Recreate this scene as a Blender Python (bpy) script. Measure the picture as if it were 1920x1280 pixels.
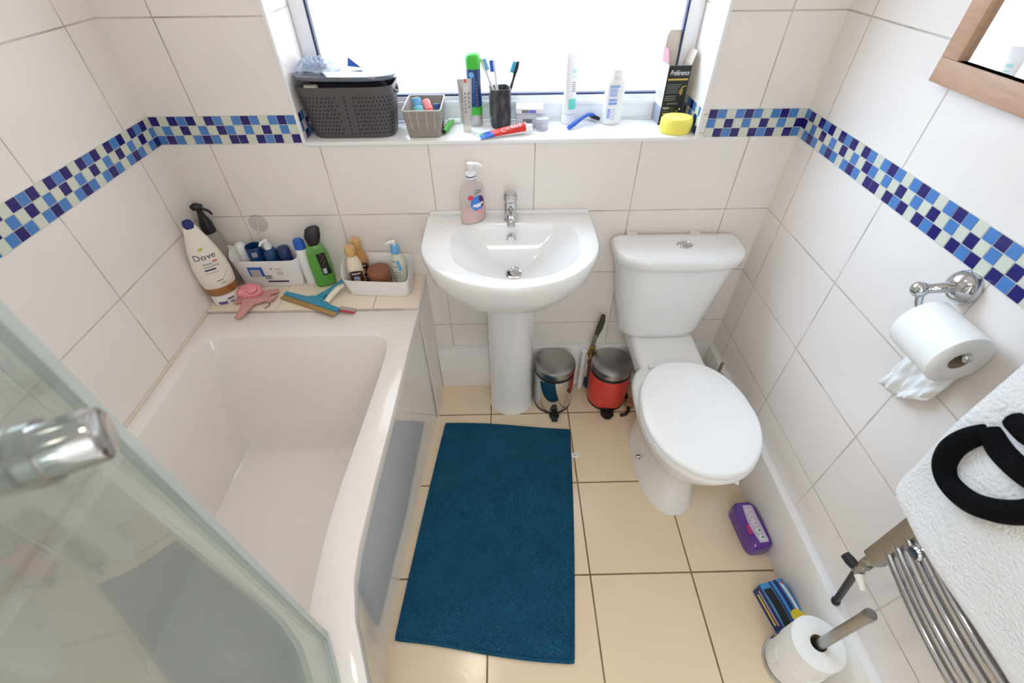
import bpy, bmesh, math, random
from mathutils import Vector, Matrix, Euler
random.seed(7)
S = bpy.context.scene
for o in list(bpy.data.objects): bpy.data.objects.remove(o)
COL = S.collection
PI = math.pi; R = math.radians

# ---------------------------------------------------------------- camera, sky, sun, lamps, exposure
def lin(*c): return tuple(((v/255)/12.92 if v <= 10.3 else ((v/255+.055)/1.055)**2.4) for v in c)+(1,)
cam = bpy.data.cameras.new('camera'); co = bpy.data.objects.new('camera', cam); COL.objects.link(co)
cam.sensor_width = 36; cam.lens = 857.136*36/1920; cam.clip_start = .02
p_, y_, r_ = R(43.4689), R(.8627), R(-.4909)
fw = Vector((math.sin(y_)*math.cos(p_), math.cos(y_)*math.cos(p_), -math.sin(p_)))
rt = Vector((math.cos(y_), -math.sin(y_), 0)); up = rt.cross(fw)
rt, up = rt*math.cos(r_)+up*math.sin(r_), up*math.cos(r_)-rt*math.sin(r_)
co.matrix_world = Matrix(((rt.x, up.x, -fw.x, 1.0417), (rt.y, up.y, -fw.y, -1.4462), (rt.z, up.z, -fw.z, 1.627), (0, 0, 0, 1)))
cam.dof.use_dof = True; cam.dof.focus_distance = 1.45; cam.dof.aperture_fstop = 4.0
S.camera = co
S.cycles.max_bounces = 16; S.cycles.diffuse_bounces = 10; S.cycles.transparent_max_bounces = 24
w = bpy.data.worlds.new('world'); S.world = w; w.use_nodes = True
w.node_tree.nodes['Background'].inputs[0].default_value = (.92, .96, 1, 1)
w.node_tree.nodes['Background'].inputs[1].default_value = 1.0
sl = bpy.data.lights.new('sky_sun', 'SUN'); so = bpy.data.objects.new('sky_sun', sl); COL.objects.link(so)
sl.energy = 34; sl.color = (.56, .76, 1); sl.angle = R(60)
so.rotation_euler = Vector((.82, -.66, -.72)).to_track_quat('-Z', 'Y').to_euler()
PANE_GLOW = 9.5
LAMP_W = 2.6
HALL_FILL_W = 33
S.view_settings.view_transform = 'Standard'; S.view_settings.look = 'None'
S.view_settings.exposure = -0.78; S.view_settings.gamma = 1; S.view_settings.use_curve_mapping = False

# ---------------------------------------------------------------- material helpers
def mat(name, col, rough=.4, metal=0, spec=.5, bump=0, bscale=60, bdist=.002, coat=0, trans=0, emit=0):
    m = bpy.data.materials.new(name); m.use_nodes = True
    b = m.node_tree.nodes['Principled BSDF']; i = b.inputs
    i['Base Color'].default_value = col; i['Roughness'].default_value = rough; i['Metallic'].default_value = metal
    i['Specular IOR Level'].default_value = spec; i['Coat Weight'].default_value = coat; i['Transmission Weight'].default_value = trans
    if bump:
        nt = m.node_tree; n = nt.nodes.new('ShaderNodeTexNoise'); n.inputs['Scale'].default_value = bscale; n.inputs['Detail'].default_value = 3
        t = nt.nodes.new('ShaderNodeTexCoord'); nt.links.new(t.outputs['Object'], n.inputs['Vector'])
        bp = nt.nodes.new('ShaderNodeBump'); bp.inputs['Strength'].default_value = bump; bp.inputs['Distance'].default_value = bdist
        nt.links.new(n.outputs['Fac'], bp.inputs['Height']); nt.links.new(bp.outputs['Normal'], i['Normal'])
    return m
def clear(name, col, alpha=.25, rough=.08):
    m = mat(name, col, rough); nt = m.node_tree
    t = nt.nodes.new('ShaderNodeBsdfTransparent'); t.inputs[0].default_value = tuple(1-(1-c)*.45 for c in col[:3])+(1,)
    x = nt.nodes.new('ShaderNodeMixShader'); x.inputs[0].default_value = alpha
    nt.links.new(t.outputs[0], x.inputs[1]); nt.links.new(nt.nodes['Principled BSDF'].outputs[0], x.inputs[2])
    nt.links.new(x.outputs[0], nt.nodes['Material Output'].inputs[0]); return m
class NT:
    def __init__(s, m): s.nt = m.node_tree
    def val(s, sock, v):
        if isinstance(v, (int, float)): sock.default_value = v
        elif isinstance(v, tuple): sock.default_value = v
        else: s.nt.links.new(v, sock)
    def m(s, op, a, b=0, c=None):
        n = s.nt.nodes.new('ShaderNodeMath'); n.operation = op; s.val(n.inputs[0], a); s.val(n.inputs[1], b)
        if c is not None: s.val(n.inputs[2], c)
        return n.outputs[0]
    def mix(s, f, a, b):
        n = s.nt.nodes.new('ShaderNodeMix'); n.data_type = 'RGBA'; s.val(n.inputs[0], f); s.val(n.inputs[6], a); s.val(n.inputs[7], b)
        return n.outputs[2]
    def noise(s, vec, sc, det=2):
        n = s.nt.nodes.new('ShaderNodeTexNoise'); n.inputs['Scale'].default_value = sc; n.inputs['Detail'].default_value = det
        s.nt.links.new(vec, n.inputs['Vector']); return n.outputs['Fac']
    def rng(s, v, a, b, c, d):
        n = s.nt.nodes.new('ShaderNodeMapRange'); s.val(n.inputs[0], v)
        for k, q in enumerate((a, b, c, d)): n.inputs[k+1].default_value = q
        return n.outputs[0]
def tiled(name, tile, grout, joints, gw, rough, bumpn=0, vary=.03):
    """joints: list of (axis, offset, pitch, zsplit_offset or None); axis in X Y Z (object coordinates, objects sit at the origin)"""
    m = mat(name, tile, rough); k = NT(m); nt = m.node_tree; P = nt.nodes['Principled BSDF']
    tc = nt.nodes.new('ShaderNodeTexCoord').outputs['Object']; sp = nt.nodes.new('ShaderNodeSeparateXYZ'); nt.links.new(tc, sp.inputs[0])
    masks = []; ids = 0
    for ax, off, pit, off2 in joints:
        v = sp.outputs['XYZ'.index(ax)]
        if off2 is not None:
            st = k.m('GREATER_THAN', v, 1.15); o = k.m('ADD', k.m('MULTIPLY', st, off2-off), off)
        else: o = off
        q = k.m('DIVIDE', k.m('SUBTRACT', v, o), pit)
        d = k.m('MULTIPLY', k.m('ABSOLUTE', k.m('SUBTRACT', k.m('FRACT', k.m('ADD', q, .5)), .5)), pit)
        masks.append(k.rng(d, gw*.45, gw*.75, 1, 0)); ids = k.m('ADD', k.m('MULTIPLY', ids, 7.31), k.m('FLOOR', q))
    g = masks[0]
    for x in masks[1:]: g = k.m('MAXIMUM', g, x)
    wn = nt.nodes.new('ShaderNodeTexWhiteNoise'); wn.noise_dimensions = '1D'; nt.links.new(ids, wn.inputs['W'])
    n1 = k.noise(tc, 3.0)
    f = k.m('ADD', k.m('MULTIPLY', wn.outputs['Value'], vary), k.m('MULTIPLY', n1, vary))
    tcol = k.mix(f, tile, tuple(c*.72 for c in tile[:3])+(1,))
    gcol = k.mix(k.rng(k.noise(tc, 9, 3), .35, .7, 0, 1), grout, tuple(c*.62 for c in grout[:3])+(1,))
    col = k.mix(g, tcol, gcol); nt.links.new(col, P.inputs['Base Color'])
    nt.links.new(k.rng(g, 0, 1, rough, .8), P.inputs['Roughness'])
    h = k.m('SUBTRACT', k.m('MULTIPLY', k.noise(tc, 7 if not bumpn else 45, 2), .5+bumpn), k.m('MULTIPLY', g, 1.2))
    b = nt.nodes.new('ShaderNodeBump'); b.inputs['Strength'].default_value = .35; b.inputs['Distance'].default_value = .0012
    nt.links.new(h, b.inputs['Height']); nt.links.new(b.outputs[0], P.inputs['Normal'])
    return m

WT = lin(240, 234, 230); GR = lin(216, 205, 194)
ZJ = ('Z', .1075, .2535, 1.175)
m_wb = tiled('wall_tile_back', WT, GR, [('X', .1446, .332, None), ZJ], .0034, .13)
m_wl = tiled('wall_tile_left', WT, GR, [('Y', -.1157, .332, None), ZJ], .0034, .13)
m_wr = tiled('wall_tile_right', WT, GR, [('Y', -.103, .332, None), ZJ], .0034, .13)
m_floor = tiled('floor_tile', lin(236, 216, 186), lin(146, 116, 84), [('X', .9652, .3410, None), ('Y', -.1966, .3395, None)], .0046, .17, .5, .07)
m_ledge = tiled('ledge_tile', lin(240, 226, 206), GR, [('X', .577, .332, None), ('Y', -.206, .5, None)], .004, .15)
m_plain = mat('white_paint', lin(240, 238, 235), .5)
m_upvc = mat('white_upvc', lin(240, 242, 246), .25)
m_trimw = mat('white_trim', lin(243, 243, 244), .25)
m_skirt = mat('white_gloss_board', lin(240, 240, 240), .2)
m_gasket = mat('dark_gasket', lin(45, 58, 92), .5)
m_cer = mat('white_ceramic', lin(240, 241, 242), .07, coat=.4)
m_acr = mat('white_acrylic', lin(238, 232, 228), .09, coat=.3)
m_pan = mat('white_gloss_panel', lin(240, 240, 240), .08, coat=.5)
m_seat = mat('white_seat_plastic', lin(244, 244, 245), .22)
m_chrome = mat('chrome', lin(205, 206, 208), .08, 1)
m_steel = mat('brushed_steel', lin(168, 166, 164), .28, 1)
m_dark = mat('black_plastic', lin(28, 28, 30), .4)
m_red = mat('red_enamel', lin(216, 70, 62), .32)
m_white = mat('white_plastic', lin(240, 240, 242), .3)
m_cream = mat('cream_plastic', lin(232, 226, 214), .35)
m_paper = mat('white_paper', lin(244, 244, 243), .9, spec=.2, bump=.15, bscale=180)
m_card = mat('cardboard_tube', lin(176, 160, 140), .9)
m_navy = mat('navy_plastic', lin(24, 62, 118), .3)
m_blue = mat('blue_plastic', lin(40, 96, 196), .3)
m_lblue = mat('light_blue_plastic', lin(110, 178, 226), .3)
m_teal = mat('teal_plastic', lin(44, 150, 182), .35)
m_black = mat('black_print', lin(22, 22, 26), .5)
m_grey = mat('grey_print', lin(120, 122, 130), .6)
m_dblue = mat('dark_blue_print', lin(30, 42, 110), .5)
m_gold = mat('gold_plastic', lin(206, 168, 110), .3, .3)
m_brown = mat('brown_plastic', lin(140, 88, 62), .35)
m_brass = mat('brass', lin(186, 156, 96), .3, 1)
m_green = mat('green_plastic', lin(70, 190, 60), .35)
m_pinkp = mat('pink_plastic', lin(240, 150, 156), .4)
m_wood = None

# ---------------------------------------------------------------- mesh helpers
class B:
    def __init__(s): s.bm = bmesh.new()
    def _add(s, t, m):
        for f in t.faces: f.material_index = m
        me = bpy.data.meshes.new('t'); t.to_mesh(me); t.free(); s.bm.from_mesh(me); bpy.data.meshes.remove(me)
    def box(s, x0, x1, y0, y1, z0, z1, bev=0, seg=2, m=0, M=None):
        t = bmesh.new(); bmesh.ops.create_cube(t, size=1)
        for v in t.verts: v.co = Vector((x0+(v.co.x+.5)*(x1-x0), y0+(v.co.y+.5)*(y1-y0), z0+(v.co.z+.5)*(z1-z0)))
        if bev: bmesh.ops.bevel(t, geom=list(t.edges), offset=bev, segments=seg, profile=.5, affect='EDGES')
        if M: bmesh.ops.transform(t, matrix=M, verts=t.verts)
        s._add(t, m); return s
    def loft(s, rings, cap0=True, cap1=True, m=0, closed=True, M=None):
        t = bmesh.new(); vr = [[t.verts.new(p) for p in r] for r in rings]
        for a, b in zip(vr, vr[1:]):
            n = len(a)
            for i in range(n if closed else n-1):
                j = (i+1) % n
                try: t.faces.new((a[i], a[j], b[j], b[i]))
                except ValueError: pass
        if closed and cap0: t.faces.new(list(reversed(vr[0])))
        if closed and cap1: t.faces.new(vr[-1])
        if M: bmesh.ops.transform(t, matrix=M, verts=t.verts)
        bmesh.ops.recalc_face_normals(t, faces=t.faces) if closed and cap0 and cap1 else None
        s._add(t, m); return s
    def lathe(s, prof, c=(0, 0, 0), seg=28, sx=1, sy=1, m=0, M=None, n=2, cap=True):
        rs = []
        for r, z in prof:
            r = max(r, 1e-4); ring = []
            for i in range(seg):
                a = 2*PI*i/seg; ca, sa = math.cos(a), math.sin(a)
                ring.append((c[0]+r*sx*math.copysign(abs(ca)**(2/n), ca), c[1]+r*sy*math.copysign(abs(sa)**(2/n), sa), c[2]+z))
            rs.append(ring)
        return s.loft(rs, cap, cap, m, True, M)
    def tube(s, pts, r, seg=12, m=0, flat=1, smooth=0, upv=(0, 0, 1), closed=False):
        pts = [Vector(p) for p in pts]; rr = list(r) if isinstance(r, (list, tuple)) else [r]*len(pts)
        if smooth: pts, rr = crom(pts, smooth, rr, closed)
        rings = []; n = len(pts)
        for i, p in enumerate(pts):
            a = pts[i-1] if (i or closed) else pts[0]; b = pts[(i+1) % n] if (i < n-1 or closed) else pts[-1]
            d = (b-a).normalized(); u = Vector(upv)
            if abs(d.dot(u)) > .95: u = Vector((1, 0, 0)) if abs(d.x) < .9 else Vector((0, 1, 0))
            x = d.cross(u).normalized(); y = x.cross(d)
            rings.append([p+x*rr[i]*math.cos(2*PI*k/seg)+y*rr[i]*flat*math.sin(2*PI*k/seg) for k in range(seg)])
        if closed: rings.append(rings[0]); return s.loft(rings, False, False, m)
        return s.loft(rings, True, True, m)
    def ball(s, c, r, sc=(1, 1, 1), m=0, M=None, seg=20):
        t = bmesh.new(); bmesh.ops.create_uvsphere(t, u_segments=seg, v_segments=seg//2+2, radius=r)
        for v in t.verts: v.co = Vector((c[0]+v.co.x*sc[0], c[1]+v.co.y*sc[1], c[2]+v.co.z*sc[2]))
        if M: bmesh.ops.transform(t, matrix=M, verts=t.verts)
        s._add(t, m); return s
    def grid(s, fn, nu, nv, m=0):
        return s.loft([[fn(i/nu, j/nv) for i in range(nu+1)] for j in range(nv+1)], m=m, closed=False)
    def poly(s, pts, h, m=0, M=None):
        """prism of a 2-D outline, z from 0 to h"""
        return s.loft([[(x, y, 0) for x, y in pts], [(x, y, h) for x, y in pts]], m=m, M=M)
    def text(s, body, size, fn, m=0, align='CENTER', shear=0):
        cu = bpy.data.curves.new('t', 'FONT'); cu.body = body; cu.size = size; cu.align_x = align; cu.align_y = 'CENTER'; cu.shear = shear
        ob = bpy.data.objects.new('t', cu); me = bpy.data.meshes.new_from_object(ob); t = bmesh.new(); t.from_mesh(me)
        for v in t.verts: v.co = Vector(fn(v.co.x, v.co.y))
        s._add(t, m); bpy.data.objects.remove(ob); bpy.data.curves.remove(cu); bpy.data.meshes.remove(me); return s
    def out(s, name, mats, parent=None, ang=38, flat=False):
        bmesh.ops.remove_doubles(s.bm, verts=s.bm.verts, dist=1e-6)
        me = bpy.data.meshes.new(name); s.bm.to_mesh(me); s.bm.free()
        for x in (mats if isinstance(mats, (list, tuple)) else [mats]): me.materials.append(x)
        if not flat: me.shade_smooth(); me.set_sharp_from_angle(angle=R(ang))
        o = bpy.data.objects.new(name, me); COL.objects.link(o)
        if parent: o.parent = parent
        return o
def crom(pts, k, rr=None, closed=False):
    out, ro = [], []; n = len(pts); rr = rr or [1]*n
    for i in range(n if closed else n-1):
        p = [pts[(i+d) % n] if closed else pts[min(max(i+d, 0), n-1)] for d in (-1, 0, 1, 2)]
        p = [Vector(q) for q in p]
        for j in range(k):
            t = j/k; a = 2*p[1]; b = p[2]-p[0]; c = 2*p[0]-5*p[1]+4*p[2]-p[3]; d = -p[0]+3*p[1]-3*p[2]+p[3]
            out.append(.5*(a+b*t+c*t*t+d*t**3)); ro.append(rr[i]*(1-t)+rr[(i+1) % n]*t)
    if not closed: out.append(Vector(pts[-1])); ro.append(rr[-1])
    return out, ro
def tag(o, label, cat, group=None, kind=None):
    o['label'] = label; o['category'] = cat
    if group: o['group'] = group
    if kind: o['kind'] = kind
    return o
def thing(name, label, cat, loc=(0, 0, 0), rz=0, group=None, rot=None):
    o = bpy.data.objects.new(name, None); COL.objects.link(o); o.location = loc; o.empty_display_size = .02
    o.rotation_euler = rot if rot else (0, 0, rz); return tag(o, label, cat, group)
def struct(o): o['kind'] = 'structure'; return o
def note(o, label): o['label'] = label; return o
def flatmap(o, u, v):
    o, u, v = Vector(o), Vector(u), Vector(v); return lambda x, y: o+u*x+v*y
def bars(b, rows, fn, m=0):
    """rows of printed small type: (x0, x1, y, h) strips laid on a surface map"""
    for x0, x1, y, h in rows:
        b.grid(lambda i, j: fn(x0+(x1-x0)*i, y+h*(j-.5)), 4, 1, m)
def wrap(r, sx, sy, z0, th0, e=.0006):
    """map (x,y) onto an upright elliptic wall of radius r(z); x runs along the arc, th0 is where x=0 points"""
    def f(x, y):
        q = (r(y+z0) if callable(r) else r)
        th = th0+x/(q*sx)
        return ((q*sx+e)*math.cos(th), (q*sy+e)*math.sin(th), y+z0)
    return f
def prof_r(prof):
    def f(z):
        for (r0, z0), (r1, z1) in zip(prof, prof[1:]):
            if z0 <= z <= z1 and z1 > z0: return r0+(r1-r0)*(z-z0)/(z1-z0)
        return prof[-1][0]
    return f

# ---------------------------------------------------------------- room shell
W = 1.952; H = 2.35; YF = -2.06
WX0, WX1, WZ0, WZ1 = .433, 1.638, 1.100, 2.02
b = B(); b.box(-.1, W+.1, YF-.1, .02, -.1, 0); struct(b.out('floor', m_floor, flat=True))
b = B(); b.box(-.1, W+.1, YF-.1, .25, H, H+.1); struct(b.out('ceiling', m_plain, flat=True))
b = B(); b.box(-.1, 0, YF, .22, 0, H); struct(b.out('wall_left', m_wl, flat=True))
b = B(); b.box(W, W+.1, YF, .22, 0, H); struct(b.out('wall_right', m_wr, flat=True))
b = B(); b.box(-.1, .86, YF-.1, YF, 0, H); b.box(1.68, W+.1, YF-.1, YF, 0, H); b.box(.86, 1.68, YF-.1, YF, 2.0, H); struct(b.out('wall_front', m_plain, flat=True))
# added doorway and landing behind the camera, an opening for the fill lamp
b = B(); b.box(.4, 2.2, -3.3, YF-.1, -.1, 0); struct(b.out('floor_added_landing', m_plain, flat=True))
b = B(); b.box(.4, 2.2, -3.3, YF-.1, H, H+.1); struct(b.out('ceiling_added_landing', m_plain, flat=True))
b = B(); b.box(.3, .4, -3.3, YF-.1, 0, H); b.box(2.2, 2.3, -3.3, YF-.1, 0, H); b.box(.3, 2.3, -3.4, -3.3, 0, H); struct(b.out('wall_added_landing', m_plain, flat=True))
hl = bpy.data.lights.new('landing_fill_lamp', 'POINT'); hl.energy = HALL_FILL_W; hl.color = (.88, .95, 1); hl.shadow_soft_size = .15  # added unseen fill lamp, lifts the low parts of the room
ho_ = bpy.data.objects.new('landing_fill_lamp', hl); COL.objects.link(ho_); ho_.location = (1.25, -2.62, 1.75)
b = B(); b.box(0, WX0, 0, .22, 0, H); b.box(WX1, W, 0, .22, 0, H); b.box(WX0, WX1, 0, .22, 0, WZ0); b.box(WX0, WX1, 0, .22, WZ1, H)
struct(b.out('wall_back', m_wb, flat=True))
b = B(); b.box(WX0, WX1, -.005, .176, WZ0, 1.112, .002); struct(b.out('trim_sill', m_trimw))
b = B(); b.box(WX0-.004, WX0+.006, -.006, .006, 1.1, WZ1, .002); struct(b.out('trim_reveal_left', m_trimw))
b = B(); b.box(WX1-.006, WX1+.004, -.006, .006, 1.1, WZ1, .002); struct(b.out('trim_reveal_right', m_trimw))
BW = .027
b = B(); b.box(W-BW, W, YF, 0, 0, .234, .002); struct(b.out('baseboard_right', m_skirt))
b = B(); b.box(.7385, W-BW, -.027, 0, 0, .240, .002); struct(b.out('baseboard_back', m_skirt))
b = B(); b.box(0, .733, -.206, 0, 0, .62, .003); struct(b.out('trim_ledge', m_ledge))
b = B(); b.box(.733, .7375, -.206, 0, 0, .6195, .001); struct(b.out('trim_ledge_end', m_wb, flat=True))
# sealant beads along the bath, white like the photo's
b = B(); b.tube([(.003, -.21, .615), (.003, YF, .615)], .005); struct(b.out('trim_seal', mat('cream_sealant', lin(222, 208, 192), .5)))

# window
b = B()
fx0, fx1, fz0, fz1 = WX0, WX1, 1.112, WZ1
for q in ((fx0, fx0+.045, fz0, fz1), (fx1-.045, fx1, fz0, fz1), (fx0+.045, fx1-.045, fz0, fz0+.074), (fx0+.045, fx1-.045, fz1-.06, fz1)):
    b.box(q[0], q[1], .178, .235, q[2], q[3], .004)
b.box(fx0+.045, fx1-.045, .172, .18, fz0+.045, fz0+.06, .003)
win = struct(b.out('window_1', m_upvc))
b = B()
for q in ((fx0+.045, fx0+.051, fz0+.07, fz1-.06), (fx1-.051, fx1-.045, fz0+.07, fz1-.06), (fx0+.045, fx1-.045, fz0+.073, fz0+.079)):
    b.box(q[0], q[1], .181, .2, q[2], q[3])
b.out('gasket', m_gasket, win)
mp = mat('frosted_pane', (1, 1, 1, 1), .4); k = NT(mp); nt = mp.node_tree
tc = nt.nodes.new('ShaderNodeTexCoord').outputs['Object']
f1 = k.rng(k.noise(tc, 2.2, 2), .3, .7, .0, 1); f2 = k.noise(tc, 55, 3)
em = nt.nodes.new('ShaderNodeEmission'); nt.links.new(k.mix(f1, (.84, .92, 1, 1), (.97, .96, .97, 1)), em.inputs[0])
nt.links.new(k.m('MULTIPLY', k.m('ADD', k.m('MULTIPLY', f2, .25), .85), PANE_GLOW), em.inputs[1])
tr = nt.nodes.new('ShaderNodeBsdfTransparent'); tr.inputs[0].default_value = (.9, .95, .97, 1)
ad = nt.nodes.new('ShaderNodeMixShader'); ad.inputs[0].default_value = .4
nt.links.new(tr.outputs[0], ad.inputs[1]); nt.links.new(em.outputs[0], ad.inputs[2]); nt.links.new(ad.outputs[0], nt.nodes['Material Output'].inputs[0])
b = B(); b.box(fx0+.045, fx1-.045, .2, .206, fz0+.07, fz1-.06); b.out('glass_pane', mp, win)

# mosaic border: real little glass tiles in three rows
m_mg = mat('mosaic_grout', lin(214, 212, 198), .6); m_mw = mat('mosaic_pale_glass', lin(212, 216, 202), .12)
m_mm = mat('mosaic_mid_blue', lin(74, 128, 196), .1); m_md = mat('mosaic_navy', lin(30, 26, 110), .1)
SA = [('D', '-', 'M'), ('M', 'D', '-'), ('D', '-', 'M'), ('-', 'M', 'D')]
SB = [('M', '-', 'D'), ('D', 'M', '-'), ('M', '-', 'D'), ('-', 'D', 'M')]
PIT = .0268
def mosaic(name, org, u, n, cols):
    b = B(); org, u, n = Vector(org), Vector(u), Vector(n); z = Vector((0, 0, 1)); L = PIT*len(cols)
    def slab(a0, a1, z0, z1, d0, d1, m):
        c = [org+u*a+z*h+n*d for a, h, d in ((a0, z0, d0), (a1, z0, d0), (a1, z1, d0), (a0, z1, d0), (a0, z0, d1), (a1, z0, d1), (a1, z1, d1), (a0, z1, d1))]
        b.loft([c[:4], c[4:]], m=m)
    slab(0, L, 0, .0806, 0, .0016, 0)
    for i, c in enumerate(cols):
        for r in range(3):
            z1 = .0806-r*PIT-.0011; slab(i*PIT+.0011, (i+1)*PIT-.0011, z1-PIT+.0022, z1, .001, .0026, {'-': 1, 'M': 2, 'D': 3}[c[r]])
    return struct(b.out(name, [m_mg, m_mw, m_mm, m_md], flat=True))
def cyc(seq, n, ph=0): return [seq[(i+ph) % len(seq)] for i in range(n)]
mz = 1.1098
mosaic('trim_mosaic_back_left', (0, 0, mz), (1, 0, 0), (0, -1, 0), ([('D', '-', 'M'), ('-', 'M', 'D')]+SA+SA[:2]+[SA[3]]+SB*3)[:16])
nr = int((W-WX1-.005)/PIT)
mosaic('trim_mosaic_back_right', (W-nr*PIT, 0, mz), (1, 0, 0), (0, -1, 0), cyc(SB, nr, 1))
mosaic('trim_mosaic_left', (0, 0, mz), (0, -1, 0), (1, 0, 0), cyc(SA, 76, 3))
mosaic('trim_mosaic_right', (W, 0, mz), (0, -1, 0), (-1, 0, 0), ([('M', 'D', '-'), ('D', '-', 'M'), ('-', 'M', 'D')]+SA*2+SA[:2]+[SA[3]]+SB*20)[:76])
mosaic('trim_mosaic_reveal_right', (WX1, .003, mz), (0, 1, 0), (-1, 0, 0), cyc(SB, 6, 2))
mosaic('trim_mosaic_reveal_left', (WX0, .003, mz), (0, 1, 0), (1, 0, 0), cyc(SB, 6, 1))

# ceiling downlights (warm), out of the picture but mirrored in the chrome and floor
m_lamp = mat('warm_lamp', (1, .8, .55, 1), .5); nt = m_lamp.node_tree; em = nt.nodes.new('ShaderNodeEmission')
em.inputs[0].default_value = (1, .74, .42, 1); em.inputs[1].default_value = 32; nt.links.new(em.outputs[0], nt.nodes['Material Output'].inputs[0])
for i, (x, y) in enumerate(((.77, -.67), (.77, -1.5), (1.10, -1.62))):
    t = thing('ceiling_light', 'round recessed warm downlight in the ceiling, %s' % ('over the bath mat', 'nearest the front wall', 'just behind the middle of the room')[i], 'light', (x, y, H), 0, 'ceiling downlights')
    B().lathe([(.045, 0), (.045, -.004), (.034, -.006), (.034, -.001)]).out('bezel', m_chrome, t)
    B().lathe([(.033, -.001), (.033, -.003)]).out('bulb', m_lamp, t)
    l = bpy.data.lights.new('downlight', 'AREA'); l.shape = 'DISK'; l.size = .12; l.energy = LAMP_W; l.color = (1, .93, .86); l.spread = R(160)
    lo = bpy.data.objects.new('downlight', l); COL.objects.link(lo); lo.location = (x, y, H-.02)

# ---------------------------------------------------------------- bath
RZ = .614
outer = [(.004, -.207), (.7375, -.207), (.728, -.45), (.720, -.70), (.713, -.86), (.709, -1.02), (.714, -1.09), (.734, -1.165), (.780, -1.268), (.815, -1.38), (.83, -1.52), (.822, -1.65), (.80, -1.78), (.77, -1.92), (.75, -2.055), (.004, -2.055)]
inner = [(.056, -.42), (.059, -.362), (.085, -.334), (.16, -.330), (.40, -.328), (.60, -.330), (.645, -.345), (.660, -.43), (.645, -.70), (.632, -.88), (.629, -1.0), (.635, -1.11), (.650, -1.21), (.68, -1.30), (.715, -1.42), (.725, -1.54), (.71, -1.68), (.68, -1.82), (.62, -1.93), (.5, -1.985), (.3, -1.995), (.14, -1.98), (.075, -1.92), (.056, -1.8), (.056, -1.1)]
inner = [(v.x, v.y) for v in crom([Vector((x, y, 0)) for x, y in inner], 6, None, True)[0]]
oc = Vector((.36, -1.12))
def rayhit(poly, c, a):
    d = Vector((math.cos(a), math.sin(a))); best = None
    for i in range(len(poly)):
        p, q = Vector(poly[i]), Vector(poly[(i+1) % len(poly)]); e = q-p; den = d.x*e.y-d.y*e.x
        if abs(den) < 1e-9: continue
        w_ = p-c; t = (w_.x*e.y-w_.y*e.x)/den; s = (w_.x*d.y-w_.y*d.x)/den
        if t > 0 and -1e-6 <= s <= 1+1e-6: best = t if best is None else max(best, t)
    return c+d*best
ang = sorted(set([2*PI*i/150 for i in range(150)]+[math.atan2(y-oc.y, x-oc.x) % (2*PI) for x, y in outer]))
RO = [rayhit(outer, oc, a) for a in ang]; RI = [rayhit(inner, oc, a) for a in ang]
def rg(P, sx, sy, z): return [(oc.x+(p.x-oc.x)*sx, oc.y+(p.y-oc.y)*sy, z) for p in P]
bath = thing('bathtub', 'white acrylic bath with a curved shower end along the left wall', 'bathtub', (0, 0, 0))
b = B()
b.loft([rg(RO, .985, .997, .572), rg(RO, 1, 1, .578), rg(RO, 1, 1, .606), rg(RO, .996, .999, .612), rg(RO, .985, .994, RZ), rg(RI, 1.010, 1.006, RZ), rg(RI, 1.0, 1.0, .6125), rg(RI, .996, .994, .607),
        rg(RI, .950, .905, .42), rg(RI, .905, .812, .25), rg(RI, .895, .790, .220), rg(RI, .880, .772, .210), rg(RI, .85, .75, .206), rg(RI, .5, .5, .203), rg(RI, .02, .02, .2)], False, True)
b.out('tub', m_acr, bath, 40)
b = B(); fr = outer[1:14]
fr = crom([Vector((x, y, 0)) for x, y in fr], 5)[0]
b.loft([[(p.x-.008-d*min(1, max(0, (-.16-p.y)/.9)), p.y, z) for p in fr] for z, d in ((.58, 0), (.55, .004), (.30, .024), (.06, .044), (.0, .046))]+[[(p.x-.06, p.y, z) for p in fr] for z in (0, .57)], closed=False)
b.out('bath_panel', m_pan, bath)
b = B(); b.lathe([(.03, 0), (.03, .003), (.022, .005), (.0, .006)], (.36, -1.7, .2035)); b.out('plug', m_chrome, bath)

# curved glass screen on the bath rim
m_gl = bpy.data.materials.new('tinted_glass'); m_gl.use_nodes = True; nt = m_gl.node_tree; k = NT(m_gl)
nt.nodes.remove(nt.nodes['Principled BSDF'])
tr = nt.nodes.new('ShaderNodeBsdfTransparent'); tr.inputs[0].default_value = (.885, .915, .895, 1)
df = nt.nodes.new('ShaderNodeBsdfDiffuse'); df.inputs[0].default_value = (.66, .72, .70, 1)
gs = nt.nodes.new('ShaderNodeBsdfGlossy'); gs.inputs['Roughness'].default_value = .03; gs.inputs[0].default_value = (.9, .95, .93, 1)
lw = nt.nodes.new('ShaderNodeFresnel'); lw.inputs[0].default_value = 1.4
x1 = nt.nodes.new('ShaderNodeMixShader'); x1.inputs[0].default_value = .10
nt.links.new(tr.outputs[0], x1.inputs[1]); nt.links.new(df.outputs[0], x1.inputs[2])
x2 = nt.nodes.new('ShaderNodeMixShader'); nt.links.new(k.m('MULTIPLY', lw.outputs[0], .55), x2.inputs[0]); nt.links.new(x1.outputs[0], x2.inputs[1]); nt.links.new(gs.outputs[0], x2.inputs[2])
nt.links.new(x2.outputs[0], nt.nodes['Material Output'].inputs[0])
m_seal = clear('pale_seal', lin(214, 222, 220), .7, .25)
scr = thing('shower_screen', 'curved tinted glass shower screen standing on the bath rim', 'shower screen', (0, 0, 0))
gpath = [(.680, -1.186), (.718, -1.252), (.750, -1.325), (.772, -1.41), (.780, -1.51), (.774, -1.63), (.754, -1.76), (.728, -1.90), (.705, -2.05)]
gp = crom([Vector((x, y, 0)) for x, y in gpath], 6)[0]
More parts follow.
